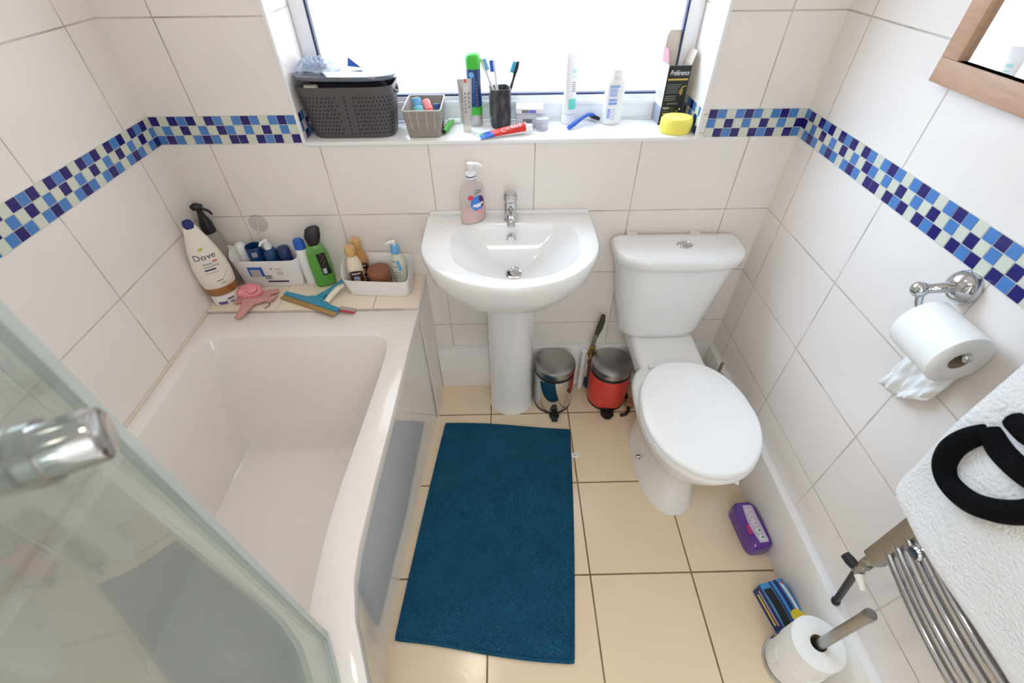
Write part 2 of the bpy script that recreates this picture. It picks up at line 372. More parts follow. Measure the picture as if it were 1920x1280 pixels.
def off(P, d):
    o = []
    for i, p in enumerate(P):
        t = (P[min(i+1, len(P)-1)]-P[max(i-1, 0)]).normalized(); o.append(p+Vector((-t.y, t.x, 0))*d)
    return o
def wallring(P, d0, d1, z): return [Vector((p.x, p.y, z)) for p in off(P, d0)]+[Vector((p.x, p.y, z)) for p in reversed(off(P, d1))]
b = B(); b.loft([wallring(gp, -.003, .003, .631), wallring(gp, -.003, .003, 2.0)]); b.out('glass_pane', m_gl, scr)
b = B(); b.loft([wallring(gp[:3], -.0045, .0045, .622), wallring(gp[:3], -.0045, .0045, 2.0)]); b.out('edge_seal', m_seal, scr)
b = B(); b.loft([wallring(gp, -.0055, .0055, .6146), wallring(gp, -.0055, .0055, .632)]); b.out('bottom_seal', m_seal, scr)
b = B(); kd = Vector((.895, .446, 0)).normalized(); kc = Vector((.7300, -1.2715, 1.367)); 
e0, e1 = kc-kd*.10, kc+kd*.038
b.tube([e0, e0+kd*.004, e1-kd*.005, e1-kd*.001, e1], [.018, .0195, .0195, .0185, .016], 28)
b.tube([kc-kd*.004, kc+kd*.006], .0225, 28)
b.out('door_knob', m_chrome, scr)

# ---------------------------------------------------------------- basin
def dring(cx, hw, yb, ym, yf, z, n=64, corner=.03, ex=2.0, wide=1.0):
    """D outline: straight back at yb, sides to ym, superelliptic front to yf"""
    pts = []
    k_ = n//2
    for i in range(k_+1):
        a = PI*i/k_; c, s = math.cos(a), math.sin(a)
        pts.append((cx-hw*math.copysign(abs(c)**(2/ex), c), ym+(yf-ym)*abs(s)**(2/ex), z))
    m = n-len(pts); q = 8
    # right side up to the back right corner, across the back, down the left
    rest = []
    for i in range(q+1): a = PI/2*i/q; rest.append((cx+hw-corner+corner*math.cos(a), yb-corner+corner*math.sin(a), z))
    for i in range(q+1): a = PI/2+PI/2*i/q; rest.append((cx-hw+corner+corner*math.cos(a), yb-corner+corner*math.sin(a), z))
    return [(x, y, zz) for x, y, zz in pts]+rest
def shrink(ring, c, s, z, sy=None): return [(c[0]+(x-c[0])*s, c[1]+(y-c[1])*(sy or s), z) for x, y, _ in ring]
basin = thing('washbasin', 'white ceramic pedestal basin under the window', 'sink', (0, 0, 0))
bo = dring(1.057, .279, -.001, -.185, -.437, .868, corner=.02); bi = dring(1.073, .203, -.072, -.215, -.388, .868, corner=.075); dc = (1.068, -.192)
b = B()
uc = (1.057, -.15)
rings = [shrink(bo, uc, .34, .665), shrink(bo, uc, .62, .69, .62), shrink(bo, uc, .84, .735, .82), shrink(bo, uc, .955, .79, .95), shrink(bo, uc, .992, .835, .99), shrink(bo, uc, 1, .85, 1), shrink(bo, uc, 1, .858, 1), shrink(bo, uc, .993, .866, .993), shrink(bo, uc, .978, .868, .98)]
for q in rings:
    for i, p in enumerate(q): q[i] = (p[0], min(p[1], -.001), p[2])
rings += [shrink(bi, dc, 1.03, .868), shrink(bi, dc, 1, .8655), shrink(bi, dc, .975, .857)]
for i in range(1, 13):
    s_ = .975*(1-i/12.0)+.085*i/12.0; rings.append(shrink(bi, dc, s_, .745+.112*((s_-.085)/.89)**1.7))
b.loft(rings)
b.box(.786, 1.328, -.013, -.0005, .85, .879, .004)
b.out('bowl', m_cer, basin, 60)
b = B(); pc = (1.057, -.105)
b.lathe([(.098, 0), (.098, .01), (.092, .03), (.088, .2), (.088, .5), (.092, .66), (.1, .70)], (1.057, -.112, 0), 40, 1, .93); b.out('pedestal', m_cer, basin)
b = B(); b.lathe([(.024, 0), (.024, .005), (.02, .009), (.021, .05), (.019, .066), (.022, .07), (.0225, .088), (.019, .098), (.008, .102)], (1.062, -.05, .868), 28)
b.tube([(1.062, -.05, .895), (1.062, -.09, .908), (1.062, -.125, .905), (1.062, -.142, .893)], [.017, .016, .0145, .013], 16, smooth=5)
b.tube([(1.062, -.05, .952), (1.062, -.085, .962), (1.062, -.115, .966)], [.019, .014, .010], 16, flat=.45, smooth=4)
b.out('mixer_tap', m_chrome, basin)
b = B(); b.tube([(1.062, -.092, .826), (1.062, -.101, .823)], [.0155, .0155], 24); b.tube([(1.062, -.099, .8235), (1.062, -.1022, .8225)], [.012, .011], 24, m=1); b.out('overflow', [m_chrome, m_cer], basin)
b = B(); b.lathe([(.028, 0), (.028, .004), (.022, .006), (.02, .002)], (1.068, -.192, .745), 28)
Mp = Matrix.Translation((1.074, -.196, .757)) @ Euler((R(24), R(10), 0)).to_matrix().to_4x4()
b.lathe([(.004, -.016), (.004, -.004), (.0185, -.002), (.0195, .002), (.012, .0035), (.011, .002), (.0, .002)], (0, 0, 0), 28, M=Mp); b.out('waste_plug', m_chrome, basin)
b = B(); b.lathe([(.0195, 0), (.0195, .0015)], (1.068, -.192, .7465), 28); b.out('waste_hole', m_dark, basin)

# ---------------------------------------------------------------- toilet
TX = 1.648
toi = thing('toilet', 'white close coupled toilet with its lid down', 'toilet', (TX, 0, 0))
def lidring(z, s=1, dy=0, n=60):
    pts = []
    for i in range(n):
        a = 2*PI*i/n; c, s_ = math.cos(a), math.sin(a)
        if s_ <= 0: x, y = .181*c, -.565+.222*s_
        else:
            x = .181*math.copysign(abs(c)**(2/2.5), c); y = -.565+.235*abs(s_)**(2/3.6); x *= 1-.26*max(0, (y+.565)/.235)**1.6
        pts.append((x*s, -.555+(y+.555)*s+dy, z))
    return pts
b = B(); b.loft([lidring(.443, .965), lidring(.445, 1), lidring(.453, 1.0), lidring(.459, .985), lidring(.4615, .95), lidring(.4635, .7), lidring(.464, .3)]); b.out('lid', m_seat, toi, 50)
b = B(); b.loft([lidring(.417, .96), lidring(.419, 1.005), lidring(.432, 1.012), lidring(.440, 1.0), lidring(.442, .96)]); b.out('seat', m_seat, toi, 50)
for sx in (-1, 1):
    b = B(); b.tube([(sx*.082-.018, -.327, .427), (sx*.082+.018, -.327, .427)], .008, 14); b.lathe([(.010, 0), (.010, .020)], (sx*.082, -.322, .405), 14)
    b.out('seat_hinge', m_seat, toi)
def panring(z, hw, yb, yf, s=1):
    return [(hw*math.copysign(abs(math.cos(a))**.86, math.cos(a)), (yb+yf)/2+(yb-yf)/2*math.copysign(abs(math.sin(a))**(.62 if math.sin(a) > 0 else .92), math.sin(a)), z) for a in [2*PI*i/56 for i in range(56)]]
b = B(); b.loft([panring(0, .108, -.24, -.678), panring(.012, .108, -.24, -.678), panring(.03, .100, -.24, -.668), panring(.12, .094, -.24, -.645), panring(.2, .104, -.24, -.645), panring(.27, .132, -.25, -.685), panring(.33, .158, -.26, -.738), panring(.385, .174, -.25, -.772), panring(.41, .176, -.28, -.776), panring(.416, .170, -.29, -.768)])
b.box(-.122, .122, -.34, -.035, .33, .414, .02, 4); b.box(-.05, .05, -.33, -.05, .1, .36, .03, 3); b.out('pan', m_cer, toi, 50)
for sx in (-1, 1):
    b = B(); b.tube([(sx*.098, -.47, .07), (sx*.112, -.47, .07)], [.009, .007], 14); b.out('bolt_cap', m_steel, toi)
b = B(); b.poly([(-.03, 0), (.03, 0), (.004, -.035)], .004, M=Matrix.Translation((.10, -.70, .32)) @ Euler((R(35), 0, R(20))).to_matrix().to_4x4()); b.out('paper_scrap', m_paper, toi)
def cring(cx, hw, yb, ys, yf, z, n=48): 
    pts = [(cx+hw*math.cos(a) if False else cx-hw*math.copysign(abs(math.cos(a))**.55, math.cos(a)), ys+(yf-ys)*abs(math.sin(a))**1.0, z) for a in [PI*i/(n-1) for i in range(n)]]
    c = .022
    return pts+[(cx+hw-c+c*math.cos(q), yb-c+c*math.sin(q), z) for q in (0, .5, 1.05, PI/2)]+[(cx-hw+c+c*math.cos(q), yb-c+c*math.sin(q), z) for q in (PI/2, 2.1, 2.65, PI)]
b = B(); b.loft([cring(-.012, .130, -.035, -.10, -.150, .414), cring(-.014, .150, -.032, -.105, -.168, .425), cring(-.014, .156, -.03, -.105, -.172, .45), cring(-.012, .180, -.028, -.105, -.178, .58), cring(-.010, .208, -.026, -.105, -.184, .745)]); b.out('cistern', m_cer, toi, 50)
b = B(); b.loft([cring(-.008, .213, -.022, -.105, -.190, .738), cring(-.008, .221, -.02, -.106, -.200, .745), cring(-.008, .223, -.018, -.106, -.203, .772), cring(-.008, .219, -.02, -.106, -.199, .783), cring(-.008, .205, -.028, -.106, -.186, .789), cring(-.008, .12, -.06, -.106, -.14, .792)]); b.out('cistern_lid', m_cer, toi, 50)
b = B(); b.lathe([(.026, 0), (.026, .003), (.022, .006), (.0205, .0045), (.012, .0085), (.0, .0095)], (.004, -.105, .7905), 28, 1.05, .85); b.out('flush_button', m_chrome, toi)
for dx in (-.155, .068):
    b = B(); b.box(dx-.018, dx+.018, -.028, -.001, .755, .79, .005); b.out('cistern_spacer', m_cream, toi)

# pipes behind the bins and beside the toilet
vp = thing('supply_valve', 'brass isolating valve with grey hose and dark blue cap behind the pedal bins', 'valve', (1.41, -.04, 0))
b = B(); b.tube([(0, 0, .02), (0, 0, .20)], .0075, 14); b.tube([(0, 0, .15), (0, 0, .165)], .0125, 8); b.out('copper_tail', mat('old_copper', lin(150, 116, 92), .4, .8), vp)
b = B(); b.lathe([(.011, .19), (.014, .195), (.014, .215), (.010, .22), (.010, .235), (.0145, .24), (.0145, .258), (.008, .262)], (0, 0, 0), 8); b.tube([(0, 0, .225), (-.02, -.012, .225)], .006); b.out('brass_body', m_brass, vp)
b = B(); b.lathe([(.014, 0), (.016, .01), (.015, .05), (.011, .055)]); b.out('floor_cap', mat('dark_blue_cap', lin(34, 62, 92), .4), vp)
b = B(); b.tube([(.0, .0, .26), (.004, 0, .30), (.012, 0, .33), (.02, .004, .36)], [.0085, .009, .009, .009], smooth=4); b.out('grey_hose', m_steel, vp)
b = B(); b.tube([(.008, 0, .325), (.016, .0, .36), (.024, .004, .40), (.026, .006, .425)], [.008, .013, .012, .007], smooth=4); b.out('black_sleeve', mat('worn_dark_rubber', lin(70, 60, 55), .7), vp)
wp = tag(B().tube([(1.375, -.045, 0), (1.375, -.045, .235)], .013).out('waste_pipe', m_white), 'white upright waste pipe behind the chrome pedal bin', 'pipe')
hs = thing('flexible_hose', 'dark coiled hose on the floor between red bin and toilet', 'hose', (1.585, -.16, 0))
b = B(); b.tube([(-.004, .10, .009), (-.004, .03, .009), (-.010, -.028, .009), (-.026, -.055, .009), (-.052, -.062, .009)], .0075, smooth=5); b.out('hose', mat('dark_hose', lin(52, 42, 38), .6), hs)
b = B(); b.lathe([(.02, 0), (.022, .02), (.018, .03)], (.0, .0, .0)); b.out('cork_stop', mat('tan_stop', lin(176, 134, 98), .7), hs)
tag(B().tube([(1.897, -.205, .236), (1.897, -.205, .31)], .0065, 14).out('pipe_stub', m_steel), 'short upright metal pipe stub on the boxing beside the toilet', 'pipe')

# ---------------------------------------------------------------- pedal bins
def pedal_bin(label, x, y, r, body, lidm, h, red, rz):
    t = thing('pedal_bin', label, 'bin', (x, y, 0), rz, 'pedal bins')
    B().lathe([(r*.97, .0), (r*.98, .008), (r*.98, .012)], seg=40).out('base_ring', m_dark, t)
    B().lathe([(r*.97, .012), (r*.985, .02), (r, .03), (r, h-.03), (r*.985, h-.028)], seg=48).out('body', body, t)
    B().lathe([(r*.96, h-.034), (r*1.0, h-.03), (r*1.0, h-.019), (r*.97, h-.015)], seg=48).out('collar', m_dark, t)
    B().lathe([(r*.96, h-.016), (r*1.015, h-.012), (r*1.02, h+.006), (r*.985, h+.016), (r*.88, h+.022), (r*.5, h+.026), (.0, h+.027)], seg=48).out('lid', lidm, t)
    b = B()
    if red:
        b.box(-.028, .028, -r-.03, -r+.006, .004, .012, .003); b.lathe([(.024, 0), (.024, .008)], (0, -r-.022, .003), 20)
        b.box(-.032, .032, -r-.004, -r+.004, .012, .022, .002)
    else:
        b.box(-.013, .013, -r-.014, -r+.004, .002, .055, .005); b.lathe([(.021, 0), (.022, .01), (.018, .014)], (0, -r-.016, .008), 20); b.box(-.013, .013, -r-.045, -r, .004, .012, .003)
    b.out('pedal', m_dark, t)
    B().box(-.035, .035, r-.004, r+.012, h-.05, h-.005, .004).out('hinge', m_dark, t)
    return t
pedal_bin('chrome pedal bin with round steel lid beside the basin pedestal', 1.242, -.118, .085, m_chrome, m_steel, .232, False, 0)
pedal_bin('red pedal bin with round steel lid left of the toilet', 1.487, -.108, .087, m_red, m_steel, .215, True, R(-6))

# ---------------------------------------------------------------- bath mat
m_mat = mat('teal_chenille', lin(20, 76, 108), .95, spec=.15); k = NT(m_mat); nt = m_mat.node_tree
tc = nt.nodes.new('ShaderNodeTexCoord').outputs['Object']; sp = nt.nodes.new('ShaderNodeSeparateXYZ'); nt.links.new(tc, sp.inputs[0])
wx = k.m('SINE', k.m('MULTIPLY', sp.outputs[0], 2*PI/.0075)); wy = k.m('SINE', k.m('MULTIPLY', sp.outputs[1], 2*PI/.0075))
hh = k.m('ADD', k.m('MULTIPLY', wx, wy), k.m('MULTIPLY', k.noise(tc, 260, 2), 1.2))
bp = nt.nodes.new('ShaderNodeBump'); bp.inputs['Strength'].default_value = .9; bp.inputs['Distance'].default_value = .003
nt.links.new(hh, bp.inputs['Height']); nt.links.new(bp.outputs[0], nt.nodes['Principled BSDF'].inputs['Normal'])
nt.links.new(k.mix(k.rng(k.m('ADD', hh, k.m('MULTIPLY', k.noise(tc, 12, 3), 1.5)), -.3, 2.3, 0, 1), lin(16, 64, 96), lin(40, 108, 146)), nt.nodes['Principled BSDF'].inputs['Base Color'])
mt = thing('bath_mat', 'dark teal chenille bath mat on the cream floor', 'bath mat', (0, 0, 0))
C4 = [Vector((.773, -.250, 0)), Vector((1.298, -.290, 0)), Vector((1.218, -1.118, 0)), Vector((.687, -1.055, 0))]
b = B(); NU, NV = 44, 68
def mpt(u, v, z):
    p = (C4[0]*(1-u)+C4[1]*u)*(1-v)+(C4[3]*(1-u)+C4[2]*u)*v
    p = p+Vector((.010*math.sin(v*3.1)*(u-.3), .006*math.sin(u*5+v), 0))
    e = min(u, 1-u, v, 1-v); return (p.x, p.y, z+(.004*math.sin(u*9+v*7)*.4+.0025*math.sin(v*17+u*3)*.5)*min(1, e*12))
def mh(u, v): e = min(u*.52, (1-u)*.52, v*.84, (1-v)*.84); return .006+.006*min(1, e/.012)
b.loft([[mpt(i/NU, j/NV, mh(i/NU, j/NV)) for i in range(NU+1)] for j in range(NV+1)], closed=False)
edge = [(i/60, 0) for i in range(60)]+[(1, i/80) for i in range(80)]+[(1-i/60, 1) for i in range(60)]+[(0, 1-i/80) for i in range(80)]
b.tube([Vector(mpt(u, v, .0065)) for u, v in edge], .0062, 10, closed=True)
b.out('pile', m_mat, mt)
b = B(); b.box(0, .028, -.011, .011, .004, .005, M=Matrix.Translation((1.297, -.415, 0)) @ Euler((0, R(4), R(-4))).to_matrix().to_4x4())
bars(b, [(.006, .022, .003, .002), (.006, .020, -.002, .002)], lambda x, y: (1.297+x, -.415+y, .0056-.0697*x*.9+.0002), 1); b.out('care_label', [m_paper, m_grey], mt)

# ---------------------------------------------------------------- things on the floor at right
m_purple = mat('purple_film', lin(92, 44, 150), .22, coat=.4); m_lilac = mat('lilac_print', lin(206, 190, 216), .35); m_mag = mat('magenta_print', lin(190, 50, 120), .4); m_tealp = mat('teal_print', lin(60, 168, 150), .4)
pk = thing('sanitary_towel_pack', 'purple plastic pack with a pale oval panel lying against the skirting', 'packet', (1.884, -.745, 0), R(4))
def sring(hx, hy, z, n=40, ex=5): return [(hx*math.copysign(abs(math.cos(a))**(2/ex), math.cos(a)), hy*math.copysign(abs(math.sin(a))**(2/ex), math.sin(a)), z) for a in [2*PI*i/n for i in range(n)]]
b = B(); b.loft([sring(.034, .076, 0), sring(.039, .082, .006), sring(.040, .083, .050), sring(.038, .080, .066), sring(.034, .075, .0705), sring(.012, .03, .071)]); b.out('pack', m_purple, pk)
b = B(); PZ = .0714
def pan(x, y, e=0): return (x, y, PZ+e-.003*max(0, (abs(y)-.055)/.02)**2*.8-.002*max(0, (x-.02)/.012)**2)
b.grid(lambda u, v: pan(-.006+.010*math.sin(v*PI)*(-1)*(1-u)+.036*u, -.068+.136*v), 6, 18, 0)
for yy in (-.050, -.026): b.lathe([(.0095, 0), (.0095, .0006)], (.008, yy, PZ), 16, m=1); b.lathe([(.005, 0), (.005, .001)], (.010, yy, PZ+.0003), 12, m=2)
for yy in (.000, .020, .040): b.tube([pan(.006+.009*math.cos(q), yy+.008*math.sin(q), .0008) for q in (.6, 1.4, 2.4, 3.2, 4.2, 5.3)], .0018, 6, m=1, flat=.3, smooth=3)
b.grid(lambda u, v: pan(-.030+.014*u, -.035+.03*v, .0002), 2, 2, 3)
b.out('printed_panel', [m_lilac, m_white, m_tealp, m_mag], pk)
m_bx = mat('blue_carton', lin(64, 150, 220), .35); m_yel = mat('yellow_print', lin(236, 214, 60), .45)
bx = thing('small_carton', 'light blue and yellow carton on the floor behind the spare roll stand', 'box', (1.880, -.992, 0), R(12))
bx.scale = (1, 1, 1.3)
b = B(); b.box(-.040, .040, -.062, .062, 0, .052, .0015); b.out('carton', m_bx, bx)
b = B()
tp = lambda x, y: (x, y, .0524)
for x0, x1, y0, y1, mm in ((.004, .016, -.062, .062, 2), (.022, .030, -.05, .05, 3), (-.012, -.006, -.062, .062, 0), (-.040, -.014, -.06, .045, 4)):
    b.grid(lambda u, v: tp(x0+(x1-x0)*u+.004*math.sin(v*3), y0+(y1-y0)*v), 1, 8, mm)
b.grid(lambda u, v: (.018+.020*(u-.5)*2*math.sqrt(max(0, 1-(2*v-1)**2)), -.042+.018*(2*v-1), .0528), 4, 8, 1)
b.grid(lambda u, v: (.028+.006*u, .045+.01*v, .0528), 1, 1, 6)
b.grid(lambda u, v: (-.0404, -.06+.12*u, .004+.044*v), 1, 1, 0); b.grid(lambda u, v: (-.0406, -.045+.09*u, .014+.008*v), 1, 1, 1)
b.grid(lambda u, v: (-.0406, -.05+.1*u, .028+.006*v), 1, 1, 5); b.grid(lambda u, v: (-.040+.02*u, .0624, .004+.04*v), 1, 1, 1)
b.out('print', [m_dblue, m_yel, m_dblue, m_white, m_black, m_lilac, m_red], bx)

def paper_roll(t, r=.056, h=.1, rc=.021, axis='z', name='roll'):
    b = B(); n = 48
    def rr(q, z): return [(q*math.cos(2*PI*i/n), q*math.sin(2*PI*i/n), z) for i in range(n)]
    b.loft([rr(rc, .002), rr(rc+.004, 0), rr(r-.004, 0), rr(r, .003), rr(r, h-.003), rr(r-.004, h), rr(rc+.004, h), rr(rc, h-.002)], False, False)
    o = b.out('paper', m_paper, t)
    b = B(); b.loft([rr(rc+.0006, .002), rr(rc-.0012, .002), rr(rc-.0012, h-.002), rr(rc+.0006, h-.002)], False, False); b.out('cardboard_core', m_card, t)
    return o
SX, SY = 1.853, -1.137
st = thing('toilet_roll_stand', 'chrome upright spare roll stand on the floor by the towel rail', 'toilet roll stand', (SX, SY, 0))
B().lathe([(.070, 0), (.072, .003), (.071, .009), (.05, .012), (.0, .0125)], seg=48).out('base', m_chrome, st)
B().lathe([(.0125, .012), (.0125, .445), (.0135, .446), (.0135, .462), (.012, .465), (.0, .4655)], seg=28).out('pole', m_steel, st)
for i in range(2):
    t = thing('toilet_roll', ('spare white toilet roll at the bottom of the chrome stand', 'upper white toilet roll on the chrome floor stand')[i], 'toilet roll', (SX-.002*i, SY+.003*i, .0130+.1*i), .4*i, 'spare toilet rolls')
    paper_roll(t, .066)
    if i == 0:
        b = B(); b.grid(lambda u, v: ((.0666+.006*u*v)*math.cos(2.75+u*.5), (.0666+.006*u*v)*math.sin(2.75+u*.5), .002+.09*v), 6, 6); o = b.out('loose_edge', m_paper, t); so_ = o.modifiers.new('t', 'SOLIDIFY'); so_.thickness = .0008

# ---------------------------------------------------------------- toilet roll holder on the right wall
ho = thing('toilet_roll_holder', 'chrome wall mounted toilet roll holder on the right wall', 'toilet roll holder', (W, -.735, 1.078))
b = B(); Mx = Matrix.Rotation(R(-90), 4, 'Y')
b.lathe([(.034, 0), (.034, .006), (.031, .016), (.022, .026), (.012, .031), (.0, .032)], M=Mx, seg=32); b.out('wall_plate', m_chrome, ho)
b = B(); b.tube([(-.02, 0, 0), (-.04, .004, -.004), (-.055, .010, -.010), (-.066, .016, -.016)], [.013, .011, .010, .012], smooth=5); b.ball((-.070, .018, -.018), .0165)
b.tube([(-.068, .012, -.026), (-.066, .002, -.046), (-.062, -.02, -.058), (-.060, -.135, -.062)], [.008, .0065, .006, .006], smooth=5); b.ball((-.060, -.136, -.062), .0085); b.out('arm', m_chrome, ho)
rl = thing('toilet_roll', 'white toilet roll hanging on the chrome wall holder', 'toilet roll', (W-.0585, -.752, 1.002), 0, None, (R(90), 0, 0))
paper_roll(rl, .057, .115, .02)
b = B()
def tail(u, v):
    y = -.752-.115*u*(.96-.05*v)+.012*v; z = .99-.165*v-.018*v*math.sin(u*4.0)+.02*u*v*v-.02*(1-u)*v; a = v*(.016*(abs((u*3.2+v*.9) % 1-.5)*2-.5)+.012*(abs((u*1.3-v*2.1) % 1-.5)*2-.5))
    x = W-.006-.006*(1-v)-.012*v*abs(math.sin(u*5+1))-abs(a)*.9-.002
    return (min(x, W-.002), y, z)
b.grid(lambda u, v: tuple(Matrix.Rotation(R(-90), 4, 'X') @ (Vector(tail(u, v))-Vector((W-.0585, -.752, 1.002)))), 22, 22)
o = b.out('loose_sheet', m_paper, rl, 180); q = o.modifiers.new('t', 'SOLIDIFY'); q.thickness = .0007

# ---------------------------------------------------------------- towel rail + towel
tr_ = thing('towel_rail', 'chrome ladder towel radiator with bowed rails on the right wall', 'towel radiator', (1.87, -1.3, 0))
RY = .252
b = B()
b.box(-.016, .014, RY-.018, RY+.018, .545, 1.45, .0015); b.out('upright', m_steel, tr_)
b = B(); b.box(-.016, .014, -RY-.018, -RY+.018, .545, 1.45, .0015); b.out('upright', m_steel, tr_)
def bow(y): return -.005-.032*(1-(y/RY)**2)
for z in (.606, .640, .678, .713, .748, .90, .935, .97, 1.005, 1.16, 1.195, 1.23, 1.265, 1.38, 1.415):
    b = B(); ys = [RY*(1-2*i/20) for i in range(21)]
    b.tube([(bow(y), y, z) for y in ys], .0095, 14); b.out('rail', m_chrome, tr_)
for s_ in (1,):
    b = B(); b.tube([(-.004, RY, .545), (-.004, RY, .525)], .011, 12); b.tube([(-.004, RY, .526), (-.004, RY, .510)], .0145, 6); b.tube([(-.004, RY, .51), (-.004, RY, .485)], .0115, 12); b.ball((-.004, RY, .482), .014)
    b.out('valve', m_brass if False else m_steel, tr_)
    b = B(); b.tube([(-.004, RY, .482), (-.012, RY+.02, .482), (-.016, RY+.036, .481)], [.011, .013, .011], 14); b.out('valve_cap', m_dark, tr_)
    b = B(); b.tube([(-.01, RY-.012, .482), (-.016, RY-.045, .476)], [.010, .007], 14); b.out('valve_handle', m_cream, tr_)
    b = B(); b.tube([(-.006, RY, .480), (.062, RY+.004, .236)], .0088, 14); b.tube([(.0585, RY+.004, .248), (.062, RY+.004, .236)], .011, 14); b.out('supply_pipe', mat('dark_pipe', lin(62, 60, 60), .35, .8), tr_)
b = B(); b.tube([(-.026, .205, .696), (.080, .205, .696)], .0085, 14); b.tube([(-.034, .205, .696), (-.030, .205, .696), (-.024, .205, .696)], [.012, .015, .014], 20); b.out('wall_bracket', m_chrome, tr_)

m_tow = mat('white_terry', lin(240, 240, 240), 1, spec=.1, bump=1.0, bscale=150, bdist=.004); m_blk = mat('black_terry', lin(16, 16, 18), 1, spec=.1, bump=1.0, bscale=150, bdist=.004)
tw = thing('towel', 'white terry towel with black looped lettering hanging on the chrome rail', 'towel', (1.87, -1.3, 0))
def tsurf(s, z):
    """front face of the towel: s is the distance along the rail towards the camera from its far edge, z the height"""
    y = .313-s; x = bow(max(-RY, min(RY, y)))-.040-.010*math.sin(s*14+.7)-.010*min(1, max(0, (z-.78)/.3))-.004*math.sin(z*21+s*5)
    return Vector((x, y, z))
def tpt(u, v, d):
    s = .60*u; z0 = .752; z = 1.40-(1.40-z0)*v
    cut = .055
    if z-z0 < cut and s < cut: s = max(s, cut-math.sqrt(max(0, cut**2-(cut-(z-z0))**2)))
    p = tsurf(s, z); e = min(1, min(s, .60-s, z-z0)/.012+.25); return (p.x+d*.013*(1-e if False else 1)*(1 if d else 0)+(.006*(1-e) if not d else -.006*(1-e)), p.y, p.z)
b = B(); b.loft([[tpt(i/50, j/60, 0) for i in range(51)]+[tpt(1-i/50, j/60, 1) for i in range(51)] for j in range(61)])
o = b.out('terry', m_tow, tw, 60)
def letter(px, r_, closed=False):
    P = [tsurf(s, z)+Vector((-.0035, 0, 0)) for s, z in px]; b.tube(P, r_, 10, flat=1, smooth=8, closed=closed, upv=(1, 0, 0))
b = B()
letter([(.048, 1.017), (.036, .984), (.033, .947), (.044, .914), (.071, .902), (.111, .918), (.140, .945), (.161, .98), (.168, 1.012), (.162, 1.047)], [.015, .018, .019, .019, .019, .019, .019, .018, .018, .017])
letter([(.047, 1.023), (.079, 1.018), (.111, 1.022), (.138, 1.030), (.162, 1.045)], [.015, .018, .018, .018, .017])
letter([(.056, 1.062), (.085, 1.068), (.118, 1.082), (.15, 1.10)], [.015, .018, .018, .017])
o = b.out('lettering', m_blk, tw, 180)

# ---------------------------------------------------------------- mirror
m_wood = mat('oak_frame', lin(196, 158, 132), .5); k = NT(m_wood); nt = m_wood.node_tree
mp_ = nt.nodes.new('ShaderNodeMapping'); nt.links.new(nt.nodes.new('ShaderNodeTexCoord').outputs['Object'], mp_.inputs[0]); mp_.inputs['Scale'].default_value = (60, 6, 60)
nt.links.new(k.mix(k.noise(mp_.outputs[0], 2.0, 5), lin(206, 168, 142), lin(170, 132, 106)), nt.nodes['Principled BSDF'].inputs['Base Color'])
mi = thing('wall_mirror', 'wood framed mirror on the right wall above the mosaic', 'mirror', (W, -.397, 1.360))
b = B(); ML, MH, FW, FT = .55, .48, .044, .022
b.box(-FT, 0, -ML, 0, 0, FW, .002); b.box(-FT, 0, -ML, 0, MH-FW, MH, .002); b.box(-FT, 0, -FW, 0, FW, MH-FW, .002); b.box(-FT, 0, -ML, -ML+FW, FW, MH-FW, .002); b.out('frame', m_wood, mi)
b = B(); b.box(-.0095, -.001, -ML+FW, -FW, FW, MH-FW); b.out('mirror_glass', mat('mirror_silver', lin(236, 238, 240), .02, 1), mi)


# ---------------------------------------------------------------- containers
def sup(hx, hy, z, ex=5, n=64, dx=0, dy=0):
    return [(dx+hx*math.copysign(abs(math.cos(2*PI*i/n))**(2/ex), math.cos(2*PI*i/n)), dy+hy*math.copysign(abs(math.sin(2*PI*i/n))**(2/ex), math.sin(2*PI*i/n)), z) for i in range(n)]
def container(b, bot, top, h, ex=5, th=.003, rim=None, n=64, m=0):
    """open tub: bot/top = (hx, hy); rim(x, y) in -1..1 gives the share of h reached there"""
    def ring(f, ins):
        q = sup(bot[0]+(top[0]-bot[0])*f-ins, bot[1]+(top[1]-bot[1])*f-ins, 0, ex, n)
        u = sup(1, 1, 0, ex, n)
        return [(x, y, f*h*(rim(a, c) if rim else 1)) for (x, y, _), (a, c, _) in zip(q, u)]
    f0 = .03
    return b.loft([[(x*.96, y*.96, 0) for x, y, _ in ring(0, 0)], ring(f0, 0)]+[ring(f, 0) for f in (.2, .4, .6, .8, .97)]+[ring(1, th*.3), ring(1, th*.7)]+[ring(f, th) for f in (.97, .6, .3)]+[ring(.06, th)], m=m)
def tubeflat(b, r, w, h, z0, m=0, mc=1, cap=.016, rc=None, dz=0):
    """squeeze tube standing on its cap, flattened to a crimp at the top"""
    rc = rc or r*.8
    b.lathe([(rc, 0), (rc*1.02, .002), (rc, z0-.001)], m=mc, seg=24)
    n = 32; rings = []
    for f in (0, .02, .15, .35, .55, .75, .92, .925, 1.0):
        hx = r+(w/2-r)*f; hy = max(.0012, r*(1-f)**.75 if f < .92 else .0012)
        if f == 0: hx, hy = r*.9, r*.9
        rings.append([(hx*math.cos(2*PI*i/n), hy*math.sin(2*PI*i/n), z0+(h-z0)*f+(dz*f*math.cos(2*PI*i/n) if f > .9 else 0)) for i in range(n)])
    return b.loft(rings, m=m)
